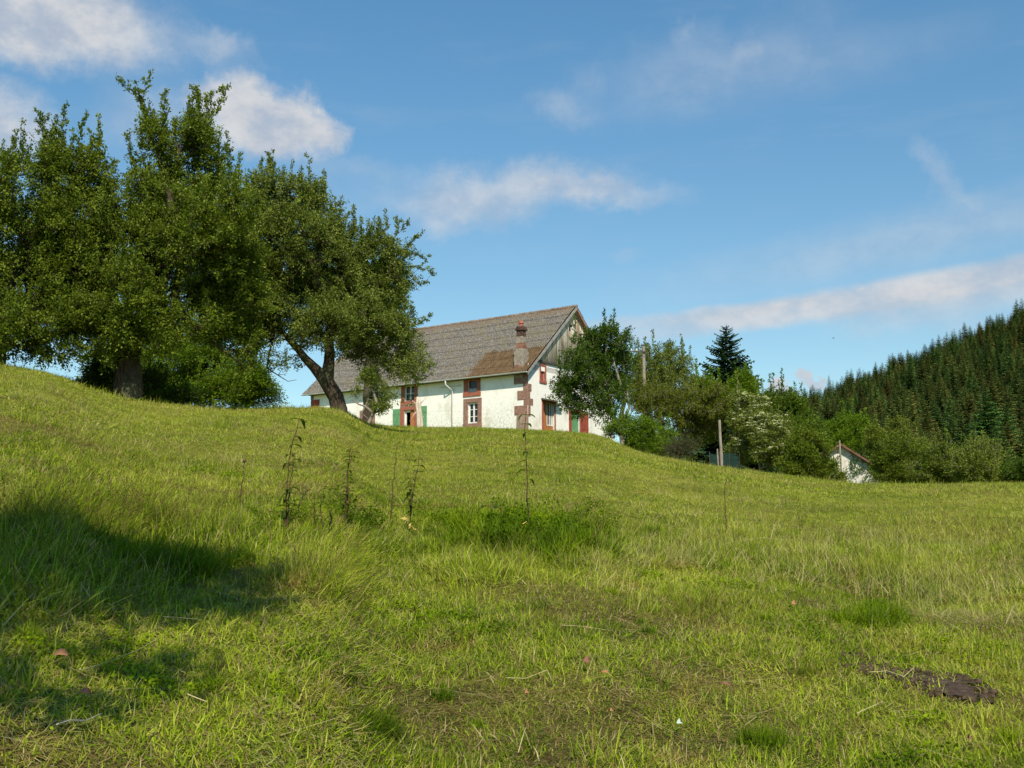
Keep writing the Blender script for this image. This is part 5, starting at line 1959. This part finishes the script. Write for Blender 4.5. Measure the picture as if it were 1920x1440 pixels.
def patchpx(cx, cy, sx, sy, n, kind, smin, smax, hs=None):
    """a patch of taller plants laid out around a spot of the meadow"""
    px = rng.normal(cx, sx * 0.5, n)
    py = np.clip(rng.normal(cy, sy * 0.5, n), cy - sy, cy + sy)
    q = np.array([hit(a, c_)[0] for a, c_ in zip(px, py)])
    put(q[:, 0], q[:, 1], kind, smin, smax, hs=hs)


for a in [
    (960, 1000, 110, 40, 26, 'nettle', 0.5, 1.0), (1060, 1010, 110, 40, 18, 'nettle', 0.5, 0.9), (620, 985, 120, 25, 9, 'nettle', 0.4, 0.8), (780, 990, 90, 20, 7, 'nettle', 0.4, 0.8), (1640, 1160, 50, 14, 6, 'nettle', 0.3, 0.5),
    (60, 985, 160, 30, 60, 'tall', 0.4, 0.75), (200, 985, 160, 30, 60, 'tall', 0.4, 0.75), (340, 1000, 120, 30, 34, 'tall', 0.45, 0.8), (120, 995, 260, 30, 46, 'stem', 0.45, 0.85), (330, 990, 170, 25, 34, 'stem', 0.4, 0.75), (640, 1000, 200, 25, 10, 'stem', 0.35, 0.6),
    (430, 1030, 120, 30, 30, 'mid', 0.9, 1.3), (100, 1080, 260, 60, 70, 'mid', 0.8, 1.2), (620, 1070, 90, 40, 40, 'tall', 0.4, 0.7), (590, 1100, 50, 25, 14, 'tall', 0.4, 0.65), (700, 1010, 200, 40, 55, 'mid', 0.7, 1.1),
    (560, 1010, 160, 30, 40, 'mid', 0.7, 1.1), (950, 1010, 120, 35, 50, 'lush', 0.8, 1.4), (1050, 1020, 110, 35, 45, 'lush', 0.8, 1.3), (1000, 1040, 170, 45, 60, 'tall', 0.35, 0.65), (900, 1080, 80, 20, 20, 'mid', 0.9, 1.3),
    (1250, 1020, 180, 35, 70, 'mid', 0.7, 1.1), (1300, 1030, 200, 45, 60, 'dry', 0.7, 1.1), (1600, 1060, 260, 60, 110, 'dry', 0.7, 1.2), (1800, 1120, 140, 50, 40, 'dry', 0.6, 1.0), (620, 1100, 80, 25, 24, 'rust', 0.9, 1.4), (1310, 1150, 60, 25, 16, 'rust', 0.9, 1.3), (900, 1030, 300, 60, 36, 'dry', 0.5, 0.9), (1450, 1040, 220, 45, 90, 'mid', 0.7, 1.15), (1500, 1020, 200, 40, 30, 'tall', 0.35, 0.6), (1640, 1060, 70, 35, 26, 'tall', 0.5, 0.75), (1700, 1080, 160, 45, 60, 'mid', 0.7, 1.1),
    (1660, 1030, 60, 25, 4, 'sheaf', 0.7, 1.0), (1640, 1150, 90, 12, 5, 'sheaf', 0.55, 0.8), (1800, 1165, 80, 15, 9, 'sheaf', 0.55, 0.9), (1450, 1030, 160, 30, 6, 'sheaf', 0.4, 0.6), (1620, 1030, 80, 30, 5, 'sheaf', 0.6, 0.9), (1300, 1060, 120, 30, 4, 'sheaf', 0.35, 0.5), (1600, 1060, 300, 60, 40, 'straw', 0.7, 1.2), (1640, 1165, 55, 16, 26, 'lush', 0.5, 0.8), (1850, 1000, 120, 30, 24, 'mid', 0.8, 1.2),
    (1300, 1130, 50, 25, 16, 'tall', 0.3, 0.5), (1550, 1010, 300, 40, 16, 'straw', 0.8, 1.2), (700, 1370, 60, 25, 14, 'lush', 0.3, 0.45), (1440, 1400, 50, 20, 10, 'lush', 0.3, 0.45), (1120, 1000, 300, 30, 6, 'stem', 0.35, 0.55),
    (1700, 960, 240, 25, 8, 'stem', 0.4, 0.6), (300, 1060, 200, 40, 24, 'lush', 0.6, 1.0), (130, 960, 90, 16, 16, 'lush', 0.7, 1.1)]:
    patchpx(*a)
gr = scatter('grass', np.concatenate(gp_), np.concatenate(gr_), np.concatenate(gs_), np.concatenate(gx_), gc, M['grass'])
setp(gr, 'yellow-green mown meadow grass with longer tufts and dry straws', 'grass', kind='stuff')
print('grass instances', len(np.concatenate(gx_)), 'forest', len(rest), 'individual spruces', n_ind)

# bare soil: grass thins into it
poly = soil3[:, :2]
x0, y0 = poly.min(0) - 0.1
x1, y1 = poly.max(0) + 0.1
st_ = 0.018
gx, gy = np.meshgrid(np.arange(x0, x1, st_), np.arange(y0, y1, st_))
jx = 0.035 * np.sin(gy.ravel() * 40) + 0.03 * np.sin(gx.ravel() * 71 + gy.ravel() * 23)
jy = 0.05 * np.sin(gx.ravel() * 31) + 0.03 * np.sin(gx.ravel() * 83) + 0.02 * np.sin(gx.ravel() * 150)
ins = in_soil(gx.ravel() + jx, gy.ravel() + jy).reshape(gx.shape)
zz = terrain(gx, gy) + 0.004 + 0.010 * rng.uniform(0, 1, gx.shape) + 0.010 * vn(gx, gy, 14.0, 0.3)
V_ = np.stack([gx, gy, zz], -1).reshape(-1, 3)
ny, nx = gx.shape
i0 = (np.arange(ny - 1)[:, None] * nx + np.arange(nx - 1)[None, :])
cell = ins[:-1, :-1] & ins[1:, 1:] & ins[:-1, 1:] & ins[1:, :-1]
i0 = i0[cell]
Q_ = np.stack([i0, i0 + 1, i0 + nx + 1, i0 + nx], -1)
so = np_mesh('soil', V_, Q_, M['soil'], None, smooth=True)
setp(so, kind='structure')

g_ = np.random.default_rng(95)
mb = MB()
cl = []
for i in range(260):
    k = g_.integers(0, len(soil3))
    k2 = (k + 1) % len(soil3)
    q = soil3[k, :2] + (soil3[k2, :2] - soil3[k, :2]) * g_.uniform() + g_.normal(0, 0.035, 2) if i < 150 else soil3[:, :2].mean(0) + (soil3[k, :2] - soil3[:, :2].mean(0)) * g_.uniform(0.1, 0.9)
    rr_ = g_.uniform(0.006, 0.024) * (1.0 if i < 150 else 0.6)
    z_ = tz(q[0], q[1]) + rr_ * 0.5
    u = g_.normal(0, 1, 3)
    mb.tube([(q[0] - rr_, q[1], z_), (q[0] - rr_ * 0.5, q[1] + g_.normal(0, rr_ * 0.3), z_ + rr_ * 0.2), (q[0] + rr_ * 0.5, q[1], z_ + rr_ * 0.1), (q[0] + rr_, q[1] + g_.normal(0, rr_ * 0.3), z_ - rr_ * 0.1)],
            [rr_ * 0.3, rr_ * g_.uniform(0.7, 1.0), rr_ * g_.uniform(0.6, 1.0), rr_ * 0.25], 5)
cl = mb.build('soil_crumbs', M['soil'])
setp(cl, 'loose dark soil crumbs around the bare patch', 'soil', kind='stuff')

# ------------------------------------------------------------------ single weeds


def weed(label, name, stems, nodes, leaf, seed, droop=0.9, head=False, yellow=False, dark='reed', cat='weed', group=None):
    """stems: list of px paths [(x, y)...] base first; the base meets the meadow"""
    g_ = np.random.default_rng(seed)
    base, r = hit(stems[0][0][0], stems[0][0][1])
    root = thing(name, label, cat, tuple(base), 0, group)
    LV, LQ, LT = [], [], []
    for path in stems:
        pts = [at(px, py, r) - base for px, py in path]
        if path is stems[0]:
            pts[0] = np.zeros(3)
        pts[0] = pts[0] - np.array([0, 0, 0.03])
        # resample
        seg = [0]
        for a_, c_ in zip(pts[:-1], pts[1:]):
            seg.append(seg[-1] + np.linalg.norm(c_ - a_))
        seg = np.array(seg)
        ts = np.linspace(0, seg[-1], 16)
        P_ = np.stack([np.interp(ts, seg, [q[i] for q in pts]) for i in range(3)], -1)
        P_[1:-1] += g_.normal(0, 0.004, (14, 3))
        mb = MB()
        mb.tube([tuple(q) for q in P_], [0.0075 * (1.0 - 0.65 * i / 15) for i in range(16)], 6)
        mb.build('stem', M[dark], root, smooth=True)
        for k in range(nodes):
            t = (k + 0.6) / nodes
            p_ = np.array([np.interp(t * seg[-1], ts, P_[:, i]) for i in range(3)])
            a0 = g_.uniform(0, 6.28)
            for sg in (0, 1):
                if g_.uniform() < 0.25:
                    continue
                a = a0 + math.pi * sg + g_.normal(0, 0.3)
                L = leaf * g_.uniform(0.45, 1.25) * (1.0 - 0.35 * abs(t - 0.55))
                d = np.array([math.cos(a), math.sin(a), 0])
                s = np.array([-d[1], d[0], 0])
                dr_ = droop * g_.uniform(0.2, 0.9)
                n0 = len(LV)
                ns = 5
                for i in range(ns + 1):
                    u = i / ns
                    c_ = p_ + d * L * (u - 0.30 * dr_ * u * u) + np.array([0, 0, L * (0.25 * u - dr_ * u * u)])
                    w = L * 0.14 * math.sin(math.pi * min(1, u * 0.9 + 0.07)) ** 0.8 + 0.001
                    LV += [c_ - s * w + np.array([0, 0, w * 0.5]), c_, c_ + s * w + np.array([0, 0, w * 0.5])]
                for i in range(ns):
                    b0 = n0 + i * 3
                    LQ += [(b0, b0 + 1, b0 + 4, b0 + 3), (b0 + 1, b0 + 2, b0 + 5, b0 + 4)]
                    LT += [g_.uniform(0, 0.8)] * 2
        if head:
            mb = MB()
            q = P_[-1]
            mb.tube([tuple(q), tuple(q + [0, 0, 0.008]), tuple(q + [0, 0, 0.022]), tuple(q + [0, 0, 0.032])], [0.006, 0.016, 0.014, 0.004], 8)
            mb.build('flower_head', M['soot'], root, smooth=True)
    if LV:
        np_mesh('leaves', np.array(LV), np.array(LQ), M['weed_leaf'], root, {'tint': np.array(LT)})
    if yellow:
        V_, Q_ = leaf_arrays(np.array([[0.01, -0.01, 0.12], [-0.02, -0.01, 0.16], [0.02, -0.02, 0.09]]), np.array([[0.3, -0.5, -0.6], [-0.6, -0.3, -0.5], [0.5, -0.4, -0.3]]), 0.075, 0.3, 0.4, 0.2, g_)
        np_mesh('withered_leaf', V_, Q_, M['yellow_leaf'], root)
    return root


weed('tallest weed, single red-brown stem with drooping leaf pairs reaching up over the farmhouse corner', 'tall_weed',
     [[(992, 1010), (990, 940), (986, 850), (985, 790), (987, 772)]], 14, 0.13, 301, 1.1, yellow=True)
weed('twin-stemmed tall weed with a nodding tip, left of the leaning tree mound', 'tall_weed',
     [[(535, 1008), (537, 930), (543, 850), (558, 800), (562, 780)], [(538, 990), (545, 900), (552, 848)]], 14, 0.11, 302, 1.0)
weed('double-stemmed weed with small leaves below the half-dead tree', 'tall_weed',
     [[(648, 1003), (649, 920), (655, 855), (658, 838)], [(652, 940), (652, 880), (662, 845)]], 14, 0.08, 303, 0.8)
weed('bare straight dark weed stem between the double-stemmed weed and the bleached trunk', 'tall_weed',
     [[(732, 972), (737, 910), (743, 850), (745, 826)]], 9, 0.045, 304, 0.6)
weed('leafy weed with a yellowed leaf at its foot, below the bleached trunk', 'tall_weed',
     [[(768, 1003), (772, 940), (782, 880), (788, 846)], [(770, 960), (771, 930), (771, 896)]], 14, 0.10, 305, 0.9, yellow=True)
weed('thin weed with one round dark seed head, leftmost of the tall weeds', 'seed_head_weed',
     [[(446, 950), (452, 920), (457, 890), (458, 868)]], 2, 0.04, 306, 0.6, head=True)
weed('short bent weed with curled drooping leaves right of the twin-stemmed weed', 'short_weed',
     [[(556, 962), (562, 940), (572, 922), (584, 918)]], 5, 0.08, 307, 1.2)
weed('low leafy weed clump between the twin-stemmed and double-stemmed weeds', 'short_weed',
     [[(590, 1000), (589, 960), (588, 930)], [(605, 985), (600, 950), (606, 935)], [(620, 985), (622, 950)]], 5, 0.08, 308, 1.0)
weed('leafy side weed leaning left at the foot of the tallest weed', 'short_weed',
     [[(960, 1000), (945, 960), (925, 948), (905, 950)]], 5, 0.09, 309, 0.9)
weed('slender dark weed on the right side of the meadow below the leaning post', 'slender_weed',
     [[(1362, 1010), (1360, 950), (1358, 920), (1364, 895)]], 5, 0.04, 310, 0.6)

# long bent grass stems lying across the foreground
for nm, lb, path, w_ in [
        ('grass_stalk', 'long pale seed stalk arching across the shaded grass at the left', [(4, 1192), (60, 1130), (130, 1075), (190, 1036), (245, 1014)], 0.0035),
        ('grass_stalk', 'pale green stalk bending diagonally over the dark patch at lower left', [(145, 1277), (200, 1245), (260, 1218), (300, 1206)], 0.0025),
        ('grass_stalk', 'pale stalk lying flat and level in the upper left shade', [(420, 1041), (480, 1044), (540, 1050)], 0.003),
        ('grass_stalk', 'straight pale straw lying at the lower edge of the shade', [(305, 1172), (340, 1173), (378, 1172)], 0.003),
        ('grass_stalk', 'crooked white twig lying in the lower left grass', [(105, 1381), (130, 1375), (160, 1373), (190, 1356)], 0.004),
        ('grass_stalk', 'thick pale straw rising to the right in the long grass below the elder', [(1585, 1033), (1615, 1018), (1645, 1010)], 0.005),
        ('grass_stalk', 'arched pale straw lying in the longer grass right of centre', [(1340, 1027), (1380, 1015), (1430, 1008), (1470, 1012)], 0.005),
        ('grass_stalk', 'angled straw crossing the bare soil patch', [(1630, 1271), (1664, 1270), (1695, 1282), (1716, 1257)], 0.0035),
        ('grass_stalk', 'yellow straw lying diagonally left of the bare soil patch', [(1608, 1352), (1630, 1338), (1657, 1323)], 0.0035),
        ('grass_stalk', 'kinked thin straw lying left of the reddish fallen leaf', [(948, 1285), (985, 1272), (1026, 1256), (1035, 1286)], 0.003),
        ('grass_stalk', 'nearly level pale straw in the middle of the foreground', [(1050, 1182), (1090, 1182), (1145, 1188)], 0.003),
        ('grass_stalk', 'thick broken pale stick lying at lower left of centre', [(350, 1322), (368, 1324), (388, 1332)], 0.0045)]:
    P_ = []
    b0, r0 = hit(path[0][0], path[0][1] + 6)
    b1, r1 = hit(path[-1][0], path[-1][1] + 10)
    n = len(path)
    for i, (px, py) in enumerate(path):
        rr_ = min(r0 + (r1 - r0) * i / (n - 1), hit(px, py + 3)[1] - 0.02)
        q = at(px, py, rr_)
        q[2] = max(q[2], tz(q[0], q[1]) + 0.05)
        P_.append(q - b0)
    seg = np.linspace(0, 1, n)
    ts = np.linspace(0, 1, 4 * n)
    P2 = np.stack([np.interp(ts, seg, [q[i] for q in P_]) for i in range(3)], -1)
    mb = MB()
    mb.tube([tuple(q) for q in P2], [0.75 * w_ * (1 - 0.4 * t) for t in ts], 5)
    o_ = mb.build(nm, M['deadwood'] if 'twig' in lb else M['straw'], None, smooth=True)
    o_.location = tuple(b0)
    setp(o_, lb, 'stalk', 'single stalks lying on the grass')

# fallen leaves


def fallen(label, px, py, L, wd, mat, rz_, tilt):
    p_, r = hit(px, py)
    V_, Q_ = [], []
    ns = 6
    for i in range(ns + 1):
        u = i / ns
        w = wd * math.sin(math.pi * (0.04 + 0.92 * u)) ** 0.7
        zc = 0.22 * L * math.sin(math.pi * u)
        V_ += [(L * (u - 0.5), -w, zc + w * 0.4), (L * (u - 0.5), 0, zc), (L * (u - 0.5), w, zc + w * 0.5)]
    for i in range(ns):
        b0 = i * 3
        Q_ += [(b0, b0 + 1, b0 + 4, b0 + 3), (b0 + 1, b0 + 2, b0 + 5, b0 + 4)]
    o_ = np_mesh('fallen_leaf', V_, Q_, M[mat], smooth=True)
    md = o_.modifiers.new('thickness', 'SOLIDIFY')
    md.thickness = 0.001
    o_.location = (p_[0], p_[1], p_[2] + 0.075)
    o_.rotation_euler = (tilt, 0.1, rz_)
    setp(o_, label, 'leaf', 'fallen leaves on the grass')


fallen('pink-brown curled fallen leaf at the lower left, nearest the left edge', 157, 1342, 0.045, 0.014, 'fallen_red', 0.1, 0.5)
fallen('ragged orange fallen leaf above the pink-brown one at lower left', 112, 1268, 0.06, 0.018, 'fallen_orange', 0.4, 0.6)
fallen('dull red rounded fallen leaf in the middle of the foreground', 1100, 1267, 0.05, 0.022, 'fallen_red', 0.7, 0.9)
fallen('small light orange fallen leaf just right of the dull red one', 1134, 1290, 0.045, 0.010, 'fallen_orange', -0.1, 0.6)
fallen('rust-coloured fallen leaf standing on edge left of the red one', 986, 1330, 0.05, 0.012, 'fallen_orange', 1.4, 0.8)
fallen('small brown fallen leaf near the bottom centre', 1146, 1363, 0.03, 0.010, 'fallen_orange', 1.2, 0.7)
fallen('long rusty fallen leaf lower right of centre', 1360, 1314, 0.065, 0.010, 'fallen_red', -0.3, 0.5)
fallen('pale silvery-white oval leaf near the bottom right of centre', 1273, 1386, 0.045, 0.014, 'fallen_silver', 1.0, 0.8)
fallen('reddish leaf at the bottom right below the bare soil', 1818, 1418, 0.05, 0.014, 'fallen_red', 1.3, 0.9)
fallen('brown leaf in the grass left of the green rosette', 1488, 1152, 0.06, 0.018, 'fallen_orange', 0.9, 0.9)
